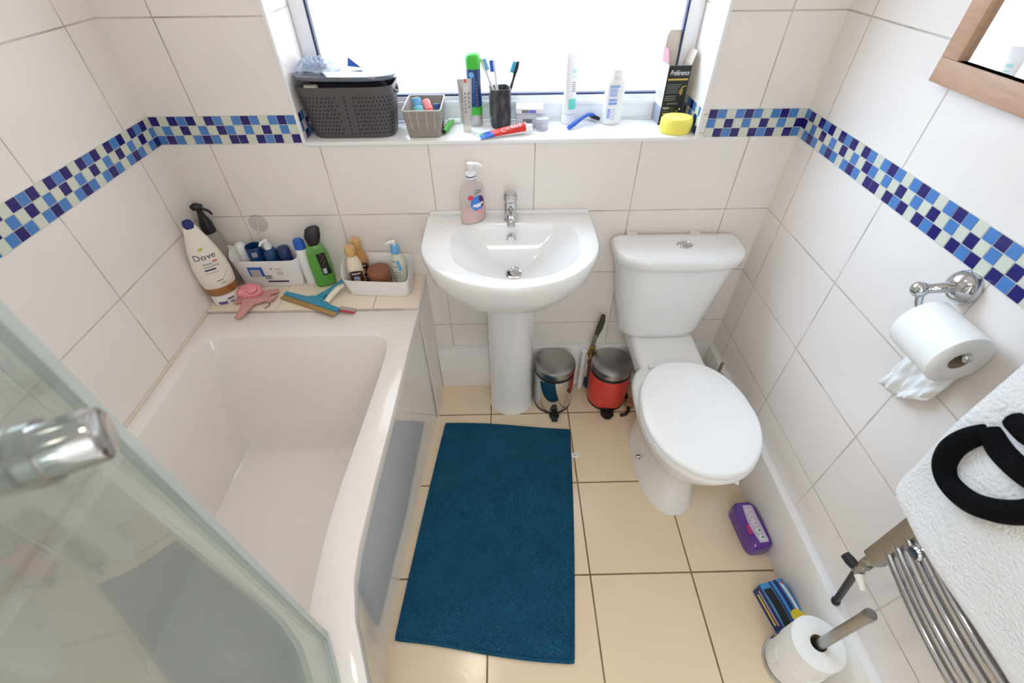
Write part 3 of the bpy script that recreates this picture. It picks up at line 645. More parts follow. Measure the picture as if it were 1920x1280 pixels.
def pump(b, z, r, mc=0, d=(0, -1), s=1, neck=.018):
    """pump head: collar, stem, nozzle"""
    b.lathe([(r, 0), (r*1.03, .002), (r, .016*s), (r*.6, .018*s)], (0, 0, z), m=mc); b.lathe([(r*.38, 0), (r*.38, neck)], (0, 0, z+.016*s), m=mc)
    q = z+.016*s+neck; b.lathe([(r*.62, -.004), (r*.72, 0), (r*.66, .010*s), (r*.3, .013*s)], (0, 0, q), m=mc)
    b.tube([(0, 0, q+.004), (d[0]*r*1.3, d[1]*r*1.3, q+.006), (d[0]*r*2.1, d[1]*r*2.1, q-.003*s)], [r*.5, r*.38, r*.28], 12, m=mc, smooth=4)
SZ = 1.1125; LZ = .6205

# ---------------------------------------------------------------- window sill
m_bsk = mat('charcoal_plastic', lin(84, 80, 82), .45); m_lid = mat('slate_lid', lin(92, 100, 108), .16, coat=.3)
bk = thing('storage_basket', 'large dark grey perforated basket with lid at the left end of the sill', 'basket', (.5805, .083, SZ))
b = B(); container(b, (.123, .060), (.143, .072), .144, 5, .003)
hp = sup(1, 1, 0, 5, 400); arc = [0]
for i in range(1, 400): arc.append(arc[-1]+math.hypot((hp[i][0]-hp[i-1][0])*.13, (hp[i][1]-hp[i-1][1])*.066))
for r_i in range(10):
    z = .014+.0112*r_i; f = z/.144; hx, hy = .123+.020*f, .060+.012*f; a0 = arc[205]+(.0055 if r_i % 2 else 0)
    while a0 < arc[398]:
        i = next(j for j in range(400) if arc[j] >= a0); i2 = min(399, i+1); p, q = Vector((hp[i][0]*hx, hp[i][1]*hy, z)), Vector((hp[i2][0]*hx, hp[i2][1]*hy, z))
        d = (q-p).normalized(); nrm = Vector((d.y, -d.x, 0)); p = p+nrm*.0005
        b.loft([[p-d*.0034, p+d*.0034, p+Vector((0, 0, .0062))+d*.0004, p+Vector((0, 0, .0062))-d*.0004], [v-nrm*.0004 for v in (p-d*.0034, p+d*.0034, p+Vector((0, 0, .0062))+d*.0004, p+Vector((0, 0, .0062))-d*.0004)]], m=1)
        a0 += .011
b.out('basket_body', [m_bsk, m_black], bk)
b = B(); b.loft([sup(.1465, .0745, .158, 3.2), sup(.148, .076, .161, 3.2), sup(.148, .076, .166, 3.2), sup(.1455, .0735, .169, 3.2), sup(.138, .066, .169, 3.2), sup(.136, .064, .1675, 3.2)], M=Euler((R(-1.2), R(.6), 0)).to_matrix().to_4x4()); b.out('lid', m_lid, bk, 50)
b = B(); b.tube([(.139, -.03, .128), (.146, 0, .115), (.139, .03, .128)], .004, 8, smooth=4); b.out('handle', m_bsk, bk)
pc_ = tag(B().loft([sup(.11, .05, 0, 3), sup(.118, .056, .05, 3), sup(.12, .058, .12, 3), sup(.10, .045, .142, 3), sup(.03, .015, .147, 3)]).out('wash_bag', mat('dark_fabric', lin(40, 34, 46), .9, bump=.4, bscale=90)), 'dark wash bag inside the lidded basket, seen under its lid', 'bag'); pc_.location = (.578, .085, SZ+.006)
ja = thing('cream_jar', 'pale jar peeping out below the basket lid at left', 'jar', (.487, .035, SZ+.118)); B().lathe([(.018, 0), (.019, .004), (.019, .026), (.017, .029)], sx=1.1, sy=.6).out('pot', mat('ivory_plastic', lin(206, 196, 180), .4), ja)
m_film = clear('crinkly_film', lin(206, 220, 240), .45, .12)
fp = thing('plastic_packet', 'crumpled clear packet with blue contents lying on the basket lid', 'packet', (.497, .088, SZ+.172))
b = B(); rnd = random.Random(3); hz = [[.012+.016*rnd.random() for _ in range(12)] for _ in range(12)]
b.grid(lambda u, v: (-.062+.125*u+.006*math.sin(v*5), -.05+.10*v+.008*math.sin(u*6), hz[int(u*11)][int(v*11)]*min(1, 5*min(u, 1-u, v, 1-v)+.15)+.004*math.sin(u*17+v*13)*min(1, 5*min(u, 1-u, v, 1-v))+.003), 26, 26); b.out('wrapper', m_film, fp, 20)
b = B(); b.tube([(-.03, -.02, .008), (.0, .0, .010), (.03, .01, .008)], [.008, .010, .007], smooth=4); b.out('blue_refill', mat('slate_blue', lin(96, 122, 172), .4), fp)
b = B(); b.tube([(-.04, .015, .008), (-.01, .025, .009)], .007); b.out('grey_refill', m_grey, fp)
bt = tag(B().poly([(-.016, 0), (.022, -.004), (-.012, .022)], .010, M=Matrix.Translation((.600, .120, SZ+.1745)) @ Euler((R(70), 0, 0)).to_matrix().to_4x4()).out('plastic_clip', m_blue), 'small blue triangular clip standing on the basket lid', 'clip')

m_wov = mat('taupe_ribbon', lin(150, 142, 136), .6, bump=.4, bscale=120); m_rib = mat('pale_ribbon', lin(196, 190, 184), .5)
sb = thing('woven_basket', 'small taupe ribbon basket next to the dark lidded basket', 'basket', (.800, .086, SZ))
b = B(); container(b, (.049, .066), (.058, .080), .081, 14, .003)
for x in (-.032, -.012, .012, .034):
    for sgn in (1,):
        b.grid(lambda u, v: ((x+.002*u-.001)*(1+.16*v), -.0668-.0132*v-.0003, .008+.07*v), 1, 6, 1)
for y in (-.045, -.02, .01, .04):
    b.grid(lambda u, v: (.0493+.0088*v+.0004, (y+.002*u)*(1+.18*v), .008+.07*v), 1, 6, 1); b.grid(lambda u, v: (-.0493-.0088*v-.0004, (y+.002*u)*(1+.18*v), .008+.07*v), 1, 6, 1)
for z in (.027, .054): b.tube([(x*(.0494+.009*z/.081), y*(.0664+.014*z/.081), z) for x, y, _ in sup(1, 1, 0, 14, 48)], .0007, 4, closed=True)
b.out('weave', [m_wov, m_rib], sb); B().tube([(x, y, .081) for x, y, _ in sup(.057, .079, 0, 14, 48)], .0022, 8, closed=True).out('rim', m_rib, sb)
def lying(name, label, cat, p0, p1, r, mats, parts, grp=None):
    p0, p1 = Vector(p0), Vector(p1); t = thing(name, label, cat, p0, 0, grp, (p1-p0).to_track_quat('Z', 'Y').to_euler()); L = (p1-p0).length
    for nm, prof, m in parts: B().lathe([(r*a, L*z) for a, z in prof], seg=20).out(nm, m, t)
    return t
lying('lotion_tube', 'pale blue and teal small tube leaning in the woven basket', 'tube', (.800, .035, SZ+.012), (.778, .075, SZ+.098), .016, None, [('body', [(.9, 0), (1, .1), (1, .72), (.8, .76)], mat('aqua_plastic', lin(126, 206, 222), .35)), ('cap', [(.85, .76), (.9, .78), (.85, .98), (.6, 1)], m_lblue)])
lying('lip_balm', 'coral pink stick leaning in the woven basket', 'lip balm', (.838, .032, SZ+.012), (.806, .082, SZ+.090), .012, None, [('stick', [(.9, 0), (1, .05), (1, .7)], mat('coral_plastic', lin(240, 96, 110), .35)), ('cap', [(1.02, .7), (1.02, .95), (.8, 1)], mat('pale_coral', lin(246, 150, 150), .35))])
lying('nail_polish', 'navy and maroon small bottle in the right of the woven basket', 'bottle', (.842, .07, SZ+.008), (.838, .105, SZ+.072), .013, None, [('glass', [(1, 0), (1, .55), (.5, .6)], mat('maroon_glass', lin(110, 30, 60), .15)), ('cap', [(.7, .6), (.9, .63), (.8, .97), (.6, 1)], m_navy)])
gz = thing('razor', 'green handled razor lying between woven basket and grey tube', 'razor', (.868, .1, SZ))
b = B(); b.tube([(-.010, -.052, .008), (-.003, -.02, .011), (.006, .02, .012), (.012, .045, .010)], [.007, .0085, .006, .004], smooth=5); b.out('handle', m_green, gz)
b = B(); b.box(-.006, .034, .042, .056, .004, .014, .002); b.out('head', m_white, gz); b = B(); b.ball((-.0105, -.054, .008), .0062); b.out('grip_end', m_dark, gz)

m_silv = mat('silver_tube', lin(196, 192, 190), .35, .35)
st_ = thing('cream_tube', 'grey tube standing on its cap in front of the green capped can', 'tube', (.929, .075, SZ), R(4))
b = B(); tubeflat(b, .0155, .044, .148, .022, 0, 1, rc=.0125); b.out('tube', [m_silv, m_cream], st_)
b = B(); b.grid(lambda u, v: (.003+.006*(u-.5), -.0022, .138+.010*v), 1, 1, 0)
bars(b, [(-.012, -.008, .125-.006*i, .003) for i in range(7)]+[(-.002, .002, .06+.010*i, .006) for i in range(6)]+[(.008, .013, .11-.012*i, .005) for i in range(4)], lambda x, y: (x, -.0165*(1-max(0, (y-.022)/.126))**.75*math.sqrt(max(.05, 1-(x/.022)**2))-.0012, y), 1); b.out('print', [m_red, m_grey], st_)
ac = thing('shaving_can', 'navy aerosol can with green cap behind the grey tube', 'aerosol can', (.954, .137, SZ), R(-5))
b = B(); b.lathe([(.021, 0), (.0225, .003), (.0225, .034)], m=0); b.lathe([(.0226, .034), (.0226, .058)], m=1); b.lathe([(.0225, .058), (.0225, .160), (.020, .164)], m=2); b.out('can', [m_silv, m_green, m_navy], ac)
b = B(); b.lathe([(.0222, .162), (.0232, .164), (.0235, .19), (.022, .197), (.016, .202), (.0, .203)]); b.out('cap', m_green, ac)
b = B(); f = wrap(.0225, 1, 1, .148, R(-100)); b.grid(lambda u, v: f(.008*(v*math.cos(2*PI*u)), .008*v*math.sin(2*PI*u)), 20, 3, 0); bars(b, [(-.002, .002, -.02-.009*i, .005) for i in range(9)], wrap(.0226, 1, 1, .148, R(-62)), 1); b.out('emblem', [m_lblue, m_grey], ac)

m_slate = mat('slate_stone', lin(50, 50, 54), .35); k = NT(m_slate); nt = m_slate.node_tree
tc = nt.nodes.new('ShaderNodeTexCoord').outputs['Object']; mp2 = nt.nodes.new('ShaderNodeMapping'); nt.links.new(tc, mp2.inputs[0]); mp2.inputs['Scale'].default_value = (40, 40, 14)
nt.links.new(k.mix(k.rng(k.noise(mp2.outputs[0], 1.5, 4), .45, .75, 0, 1), lin(40, 40, 44), lin(96, 96, 100)), nt.nodes['Principled BSDF'].inputs['Base Color'])
tu = thing('toothbrush_tumbler', 'dark slate toothbrush tumbler on the sill behind the red toothpaste', 'tumbler', (1.034, .124, SZ), R(12))
b = B(); container(b, (.031, .031), (.033, .033), .112, 4, .004); b.out('cup', m_slate, tu)
def brush(label, p0, p1, bend, mh, mb, face):
    t = thing('toothbrush', label, 'toothbrush', (0, 0, 0), 0, 'toothbrushes in the tumbler'); p0, p1 = Vector(p0), Vector(p1); d = (p1-p0); L = d.length; e = d.normalized(); fc = Vector(face).normalized()
    b = B(); q = [p0+d*f+fc*bend*math.sin(f*PI) for f in (0, .25, .5, .72, .82, .9, 1)]; b.tube(q, [.0045, .006, .0058, .0038, .0052, .0068, .0045], 12, smooth=4); b.out('handle', mh, t)
    b = B(); c = p0+d*.905; b.tube([c-e*.016+fc*.010, c+e*.015+fc*.010], [.007, .007], 8, flat=.9); b.out('bristles', mb, t); return t
brush('white toothbrush with blue grip leaning left in the tumbler', (1.042, .120, SZ+.006), (.978, .150, 1.300), .004, m_white, m_lblue, (.9, -.3, 0))
brush('white toothbrush with blue bristles in the middle of the tumbler', (1.04, .112, SZ+.006), (1.018, .156, 1.293), .003, m_white, m_blue, (-1, -.2, 0))
brush('black toothbrush leaning right in the tumbler', (1.028, .122, SZ+.006), (1.092, .150, 1.288), -.003, m_dark, m_teal, (-1, -.3, .3))

tpv = Vector((1.150-.966, .050-.006, 0)); tp_ = thing('toothpaste_tube', 'red white and blue toothpaste tube lying on the sill before the tumbler', 'toothpaste', (.966, .010, SZ), math.atan2(tpv.y, tpv.x))
b = B(); n = 28; rings = []
def tps(f): return (.0215-.005*max(0, f-.1)), max(.0012, .0165*f**.62)
for f in (0, .06, .15, .3, .5, .75, .95, 1): hy, hz_ = tps(f); rings.append([(.150*f, hy*math.cos(2*PI*i/n), hz_+.0008+hz_*math.sin(2*PI*i/n)) for i in range(n)])
b.loft(rings); b.out('tube', m_white, tp_)
b = B()
def tsk(f, a): hy, hz_ = tps(f); return (.150*f, (hy+.0004)*math.cos(a), hz_+.0008+(hz_+.0005)*math.sin(a))
m_tred = mat('toothpaste_red', lin(216, 58, 48), .3)
b.grid(lambda u, v: tsk(.33+.65*u-.18*v*(1-u)*0+(-.10*(1-u)*(v)), R(195-140*v+0)), 18, 12, 0); b.grid(lambda u, v: tsk(.02+.30*u-.03*v*u, R(200-150*v)), 10, 10, 1); b.grid(lambda u, v: tsk(.01+.16*u*(1-v), R(95-45*v)), 6, 6, 2)
def tmap(x, y): f = .68+x/.150; return tuple(Vector(tsk(f, R(122)-y/.0155))+Vector((0, -.0004, .0006)))
b.text('Colgate', .021, lambda x, y: tmap(x, -y), 3)
b.out('print', [m_tred, m_blue, m_green, m_white], tp_)
b = B(); b.tube([(.150, 0, .0172), (.153, 0, .0172), (.170, 0, .0165), (.171, 0, .0165)], [.009, .0115, .0105, .009], 20); b.out('cap', m_white, tp_)

cb = thing('cotton_bud_box', 'white box with clear front on the sill right of the tumbler', 'box', (1.128, .128, SZ), R(-4))
b = B(); b.box(-.042, .042, -.03, .03, 0, .040, .006); b.out('tray', clear('frosted_clear', lin(232, 234, 240), .55, .2), cb)
b = B(); b.box(-.044, .044, -.032, .032, .040, .058, .006, 3); b.out('lid', m_white, cb)
b = B(); b.grid(lambda u, v: (-.024+.022*u, -.0326, .044+.009*v), 1, 1, 0); b.grid(lambda u, v: (-.001+.022*u, -.0326, .044+.009*v), 1, 1, 1); b.grid(lambda u, v: (-.02+.03*u, -.0308, .014+.012*v), 1, 1, 0); b.out('label', [m_grey, mat('violet_print', lin(112, 116, 214), .5)], cb)
cj = thing('clear_pot', 'small clear pot in front of the white box on the sill', 'pot', (1.165, .082, SZ)); B().lathe([(.020, 0), (.021, .003), (.021, .022), (.019, .024)]).out('pot', clear('clear_plastic', lin(226, 226, 232), .35), cj); B().lathe([(.0215, .024), (.022, .026), (.0215, .034), (.018, .036)]).out('lid', clear('clear_lid', lin(220, 222, 232), .6), cj)

wt = thing('hand_cream_tube', 'tall white tube with mint band standing beside the blue razor', 'tube', (1.254, .140, SZ), R(38), rot=(R(0), R(2), R(38)))
b = B(); tubeflat(b, .021, .050, .200, .030, 0, 1, rc=.020); b.out('tube', [m_white, m_white], wt)
b = B(); tf = lambda x, y: (x, -(max(.0012, .021*(1-max(0, (y-.03)/.17))**.75)*math.sqrt(max(.04, 1-(x/.0245)**2)))-.0006, y)
b.grid(lambda u, v: tf(-.0165+.033*u, .045+.030*v), 8, 6, 0); bars(b, [(-.004, .014, .15, .010), (-.002, .014, .135, .004)], tf, 1); bars(b, [(-.006, .010, .12-.006*i, .002) for i in range(5)], tf, 2); b.out('print', [mat('mint_print', lin(110, 212, 200), .4), mat('pale_mint', lin(178, 222, 218), .4), m_grey], wt)
bz = thing('razor', 'blue disposable razor lying on the sill in front of the white tube', 'razor', (1.30, .115, SZ), R(40))
b = B(); b.tube([(-.066, 0, .006), (-.04, 0, .012), (-.01, 0, .021), (.02, 0, .027), (.042, 0, .024), (.052, 0, .020)], [.0065, .0075, .0065, .0055, .005, .005], 12, smooth=5); b.out('handle', m_blue, bz)
b = B(); b.box(-.008, .008, -.019, .019, -.005, .005, .002, M=Matrix.Translation((.058, 0, .012)) @ Euler((0, R(40), 0)).to_matrix().to_4x4()); b.out('head', m_dark, bz)
tb = thing('talc_bottle', 'white talcum bottle with blue print right of the blue razor', 'bottle', (1.396, .134, SZ), R(14))
b = B(); pr_ = [(.029, 0), (.031, .004), (.0315, .05), (.031, .115), (.027, .130), (.020, .137)]; b.lathe(pr_, sx=1, sy=.66, n=2.6, seg=40); b.out('bottle', m_white, tb)
b = B(); b.lathe([(.0185, .136), (.019, .138), (.0185, .156), (.016, .158)]); b.out('cap', m_white, tb)
b = B(); f = wrap(lambda z: .0318, 1, .66, 0, R(-90), .0008); f2 = lambda x, y: (x-.006, -.0212*(1-(abs((x-.006)/.0318))**2.6)**(1/2.6)-.0006, y)
bars(b, [(-.018, .012, .112, .006)]+[(-.018, .006, .104-.006*i, .003) for i in range(4)]+[(-.018, .008, .074, .006), (-.018, .008, .064, .008)]+[(-.019, -.010, .046-.006*i, .0045) for i in range(5)]+[(-.007, .006, .046-.007*i, .0015) for i in range(5)], f2, 0); b.out('print', mat('pale_blue_print', lin(140, 172, 232), .5), tb)

hb = thing('hair_dye_box', 'tall open black and white hair dye box at the right end of the sill', 'box', (1.545, .108, SZ), R(3))
bw, bd, bh, ct = .070, .072, .168, .0012
m_kraft = mat('inner_card', lin(206, 194, 180), .85)
b = B()
b.box(0, bw, 0, ct, 0, bh, m=0); b.box(0, ct, ct, bd, 0, bh, m=0); b.box(bw-ct, bw, ct, bd, 0, bh, m=0); b.box(ct, bw-ct, bd-ct, bd, 0, bh, m=0); b.box(ct, bw-ct, ct, bd-ct, 0, ct, m=0)
b.out('carton', m_kraft, hb)
b = B(); b.loft([[(0, bd, bh), (bw, bd, bh), (bw, bd-ct, bh), (0, bd-ct, bh)], [(.004, bd+.004, bh+.065), (bw-.004, bd+.004, bh+.065), (bw-.004, bd+.003, bh+.065), (.004, bd+.003, bh+.065)], [(.012, bd+.006, bh+.078), (bw-.012, bd+.006, bh+.078), (bw-.012, bd+.005, bh+.078), (.012, bd+.005, bh+.078)]]); b.out('top_flap', m_kraft, hb)
b = B(); b.loft([[(bw, .004, bh), (bw, bd-.004, bh), (bw-ct, bd-.004, bh), (bw-ct, .004, bh)], [(bw+.012, .012, bh+.035), (bw+.012, bd-.01, bh+.035), (bw+.011, bd-.01, bh+.035), (bw+.011, .012, bh+.035)]]); b.out('side_flap', m_kraft, hb)
b = B(); b.loft([[(0, .004, bh), (0, bd-.004, bh), (ct, bd-.004, bh), (ct, .004, bh)], [(-.006, .014, bh+.04), (-.006, bd-.01, bh+.04), (-.005, bd-.01, bh+.04), (-.005, .014, bh+.04)]], m=0); b.out('end_flap', mat('mauve_print', lin(150, 96, 110), .5), hb)
b = B(); fm = lambda x, y, e=.0008: (x, -e, y)
b.grid(lambda u, v: fm(bw*u, bh*v, .0004), 1, 1, 0)
b.text('Préférence', .0165, lambda x, y: fm(bw*.52+x*.80, bh-.020+y*1.2), 1, shear=.25)
b.grid(lambda u, v: fm(.004+.062*u, bh-.040+.005*v), 1, 1, 2); b.grid(lambda u, v: fm(.008+.056*u, .030+.004*v), 1, 1, 2)
bars(b, [(.006, .050-.004*(i % 3), bh-.052-.0055*i, .0018) for i in range(5)]+[(.006, .040, bh-.084-.0055*i, .0018) for i in range(3)]+[(.016, .050, bh-.106, .003)]+[(.006, .026, bh-.128-.005*i, .0015) for i in range(2)], fm, 3)
b.text('NEW', .0095, lambda x, y: fm(.016+x, bh-.119+y), 1)
b.grid(lambda u, v: fm(.053+(.002+.007*v**.7)*math.cos(2*PI*u)*min(1, 2.4*(1-v)+.3)*.8, bh-.060-.020*v+.002*math.sin(2*PI*u)), 16, 6, 2); b.grid(lambda u, v: fm(.054+.011*u, bh-.060+.003*v+.003*u), 2, 1, 2)
b.ball((.052, -.0006, bh-.128), .003, (1, .1, 1), 2); b.ball((.060, -.0006, bh-.122), .0028, (1, .1, 1.2), 4); b.grid(lambda u, v: fm(.030+.014*u, bh-.132+.016*v), 1, 1, 5)
sm = lambda x, y: (-.0006, x, y)
for z0, z1, mm in ((0, .052, 6), (.052, .066, 1), (.066, bh, 1)): b.grid(lambda u, v: sm(bd*u, z0+(z1-z0)*v), 1, 1, mm)
bars(b, [(.008, .064, .078+.010*i, .005) for i in range(8)]+[(.010, .062, .012+.010*i, .004) for i in range(4)], lambda x, y: (-.0010, x, y), 6)
b.out('print', [m_black, m_white, mat('gold_print', lin(206, 168, 80), .35, .4), m_grey, m_cream, mat('olive_print', lin(74, 66, 40), .5), mat('steel_print', lin(150, 152, 166), .5)], hb)
m_spg = mat('yellow_sponge', lin(250, 238, 116), .95, spec=.1, bump=.9, bscale=260)
spn = tag(B().loft([sup(.045, .037, 0, 2), sup(.049, .040, .005, 2), sup(.050, .041, .022, 2), sup(.049, .040, .038, 2), sup(.044, .036, .044, 2), sup(.03, .024, .0455, 2)]).out('bath_sponge', m_spg), 'round yellow sponge in front of the hair dye box', 'sponge'); spn.location = (1.583, .047, SZ)

# ---------------------------------------------------------------- soap on the basin
m_cl = clear('clear_bottle', lin(238, 232, 232), .28, .06); m_psoap = clear('pink_soap', lin(246, 206, 202), .8, .1)
sd = thing('soap_dispenser', 'clear pump bottle of pink hand soap on the basin beside the tap', 'soap bottle', (.938, -.055, .8685), R(32)); sd.scale = (1.2, 1.15, 1)
pr_ = [(.034, 0), (.037, .004), (.0375, .05), (.036, .105), (.030, .122), (.014, .134), (.0125, .150)]
b = B(); b.lathe(pr_, sx=1, sy=.58, seg=40); b.out('bottle', m_cl, sd)
b = B(); b.lathe([(.031, .003), (.0355, .006), (.036, .045), (.0, .0452)], sx=1, sy=.56, seg=40); b.out('soap', m_psoap, sd)
b = B(); pump(b, .148, .0135, 0, (.9, -.5), 1, .020); b.lathe([(.0138, .150), (.0138, .157)], m=1); b.out('pump', [m_white, m_navy], sd)
b = B(); rr_ = prof_r(pr_); f = wrap(lambda z: rr_(z), 1, .58, 0, R(-90), .0007)
b.grid(lambda u, v: f(.006+.022*v*math.cos(2*PI*u), .072+.024*v*math.sin(2*PI*u)), 28, 5, 0)
b.grid(lambda u, v: tuple(Vector(f(.006+.022*(.35+.65*v)*math.cos(u*2.2-.9), .072+.024*(.35+.65*v)*math.sin(u*2.2-.9)))+Vector((0, -.0004, 0))), 14, 4, 1)
b.grid(lambda u, v: tuple(Vector(f(-.010+.034*u, .072+.012*u*.3-.010+.007*v))+Vector((0, -.0009, 0))), 8, 2, 2); b.grid(lambda u, v: tuple(Vector(f(-.002+.016*u, .058+.012*v))+Vector((0, -.0009, 0))), 6, 2, 2)
b.grid(lambda u, v: tuple(Vector(f(-.015+.008*v*math.cos(2*PI*u), .094+.008*v*math.sin(2*PI*u)))+Vector((0, -.0012, 0))), 14, 3, 3); b.grid(lambda u, v: tuple(Vector(f(.008+.007*v*math.cos(2*PI*u), .044+.007*v*math.sin(2*PI*u)))+Vector((0, -.0012, 0))), 14, 3, 4)
bars(b, [(-.004, .020, .106, .004), (.0, .018, .112, .003)], f, 5); b.out('label', [mat('label_blue', lin(64, 132, 216), .4), mat('label_plum', lin(70, 50, 110), .4), m_white, mat('berry_red', lin(226, 50, 84), .4), m_pinkp, m_grey], sd)

# ---------------------------------------------------------------- things on the tiled ledge at the end of the bath
m_bw = mat('pearl_white_plastic', lin(240, 234, 222), .28); m_copper = mat('copper_gold', lin(176, 122, 66), .28, .45)
RD = R(36)
ct_ = thing('body_cream_tub', 'shallow white and purple cream tub under the large white body wash bottle', 'tub', (.052, -.140, LZ), RD)
b = B(); b.lathe([(.040, 0), (.043, .003), (.044, .034), (.042, .039)], sx=1, sy=.82, seg=40); b.out('tub', m_white, ct_)
b = B(); f = wrap(.0438, 1, .82, 0, R(-90), .0008); b.grid(lambda u, v: f(-.034+.030*u, .008+.012*v), 8, 2, 0); bars(b, [(.0, .022, .026, .008), (.004, .018, .013, .006)], f, 1); b.out('label', [mat('purple_print', lin(120, 84, 150), .4), m_grey], ct_)
dv = thing('body_wash_bottle', 'large white body wash bottle standing on its copper cap in the corner', 'bottle', (.052, -.138, LZ+.0395), RD)
b = B(); b.lathe([(.043, 0), (.046, .003), (.0485, .030)], sx=1, sy=.62, seg=44); b.out('cap', m_copper, dv)
pr_ = [(.047, .030), (.0505, .033), (.0535, .055), (.055, .085), (.053, .115), (.047, .150), (.0385, .185), (.029, .215), (.021, .240), (.015, .258), (.010, .264)]
b = B(); b.lathe(pr_, sx=1, sy=.62, seg=44); b.out('bottle', m_bw, dv)
b = B(); b.lathe([(.0155, .250), (.0185, .245), (.0130, .268), (.008, .271)], sx=1, sy=.66); b.out('tip', m_dblue, dv)
b = B(); rr_ = prof_r(pr_); f = wrap(lambda z: rr_(z), 1, .62, 0, R(-90), .0009)
b.text('Dove', .030, lambda x, y: f(x*1.05-.004, .152+y*.9), 0)
b.grid(lambda u, v: f(-.004+.013*(u-.5)*2*math.sin(v*PI)*.7, .172+.010*v+.003*u), 6, 6, 1)
b.text('deeply\nnourishing', .010, lambda x, y: f(-.020+x*1.1, .123+y), 2, align='LEFT')
b.grid(lambda u, v: f(-.022+.034*u, .104+.005*v), 8, 1, 2); b.grid(lambda u, v: f(.012+.016*u, .128+.007*v), 4, 1, 3)
b.tube([f(-.004+.046*t, .058+.030*t*t, ) for t in (0, .25, .5, .75, 1)], .0005, 4, m=4, smooth=3); bars(b, [(-.004, .016, .060, .004), (.004, .020, .048, .003), (-.022, .016, .095, .002)], f, 4)
b.out('print', [mat('navy_lettering', lin(44, 50, 84), .5), mat('lime_print', lin(196, 204, 90), .5), m_dblue, mat('salmon_print', lin(222, 120, 116), .5), mat('soft_grey_print', lin(160, 152, 150), .5)], dv)

sy_ = thing('spray_bottle', 'clear spray bottle with black trigger behind the white body wash bottle', 'spray bottle', (.036, -.036, LZ), R(20))
b = B(); b.lathe([(.026, 0), (.028, .004), (.028, .185), (.024, .205), (.014, .222)], seg=32); b.out('bottle', clear('smoky_clear', lin(214, 208, 202), .35), sy_)
b = B(); b.lathe([(.0205, .212), (.0215, .216), (.020, .245), (.012, .268), (.0095, .285)], seg=28); b.tube([(-.016, 0, .300), (-.004, 0, .305), (.014, -.0, .300)], [.010, .012, .008], smooth=4); b.tube([(0, 0, .28), (0, 0, .30)], .009); b.tube([(.010, -.002, .297), (.026, -.004, .286), (.032, -.004, .272)], [.005, .0045, .003], smooth=4); b.out('trigger_head', m_dark, sy_)

ba = thing('storage_basket', 'tall white storage basket with blue sticker against the back wall', 'basket', (.190, -.0375, LZ), 0)
rimA = lambda x, y: 1+.30*max(0, min(1, (abs(x)-.80)/.18))*(1 if x > 0 else .6)+.30*(1 if y > .5 else 0)*0
b = B(); container(b, (.106, .030), (.121, .034), .112, 6, .0028, lambda x, y: 1+.26*max(0, min(1, (y+.95)/.9)) , 96); b.out('bin', m_white, ba)
b = B(); fa = lambda x, y: (x, -.0304-.004*y/.112-.0010, y)
b.grid(lambda u, v: fa(-.066+.052*u-.006*v*0, .048+.040*v), 1, 1, 0); b.grid(lambda u, v: tuple(Vector(fa(-.060+.036*u, .046+.032*v))+Vector((0, -.0004, 0))), 1, 1, 1)
for i in range(9): b.grid(lambda u, v: fa(-.016+.0028*i+.0016*u, .036+.018*v), 1, 1, 2)
b.grid(lambda u, v: fa(-.012+.075*u, .022+.007*v), 1, 1, 3); bars(b, [(.030, .050, .080, .002), (.034, .054, .068, .0016), (.030, .054, .062, .0016), (.034, .054, .056, .0016)], fa, 2); b.grid(lambda u, v: fa(.014+.005*u, .078+.005*v), 1, 1, 3)
b.out('sticker', [m_blue, mat('pale_print', lin(190, 186, 186), .6), m_grey, mat('ink_navy', lin(36, 40, 72), .5)], ba)
def bottle(name, label, cat, x, y, prof, mt_, cap, mcap, sx=1, sy=1, rz=0, z=LZ+.005, grp=None, n=2, rot=None):
    t = thing(name, label, cat, (x, y, z), rz, grp, rot); B().lathe(prof, sx=sx, sy=sy, seg=32, n=n).out('bottle', mt_, t)
    if cap: B().lathe(cap, sx=sx if sx*sy < .99 else 1, sy=sy, seg=28).out('cap', mcap, t)
    return t
m_nvy = mat('deep_blue_bottle', lin(20, 62, 112), .22)
bottle('conditioner_bottle', 'white capped silver bottle in the tall white basket', 'bottle', .113, -.036, [(.018, 0), (.02, .004), (.02, .11), (.014, .12)], mat('pale_silver', lin(206, 204, 206), .3), [(.0165, .118), (.018, .121), (.018, .150), (.013, .160), (.004, .163)], m_white)
jr = thing('hair_jar', 'dark blue open topped jar in the tall white basket', 'jar', (.157, -.036, LZ+.005)); b = B(); container(b, (.025, .025), (.026, .026), .150, 2, .003); b.out('jar', m_nvy, jr)
b = B(); f = wrap(.026, 1, 1, 0, R(-70), .0006)
for i in range(6): b.grid(lambda u, v: f(-.008+.0028*i+.0016*u, .118+.018*v), 1, 1, 0)
b.out('barcode', m_lilac, jr)
pb = thing('lotion_pump_bottle', 'dark blue bottle with white pump in the tall white basket', 'bottle', (.2085, -.036, LZ+.005), R(30)); b = B(); b.lathe([(.022, 0), (.0235, .004), (.0235, .125), (.018, .136), (.012, .140)], seg=32); b.out('bottle', m_nvy, pb); b = B(); pump(b, .138, .0125, 0, (-.9, -.4), 1, .008); b.out('pump', m_white, pb)
bottle('shampoo_bottle', 'plain dark blue bottle at the right inside the tall white basket', 'bottle', .258, -.036, [(.020, 0), (.022, .004), (.022, .10)], m_nvy, [(.0215, .10), (.022, .103), (.0215, .135), (.018, .141), (.006, .143)], mat('ink_blue_cap', lin(28, 48, 96), .35))
sa = thing('sachet', 'crumpled white sachet at the left inside the tall white basket', 'sachet', (.083, -.036, LZ+.006), R(-10)); b = B()
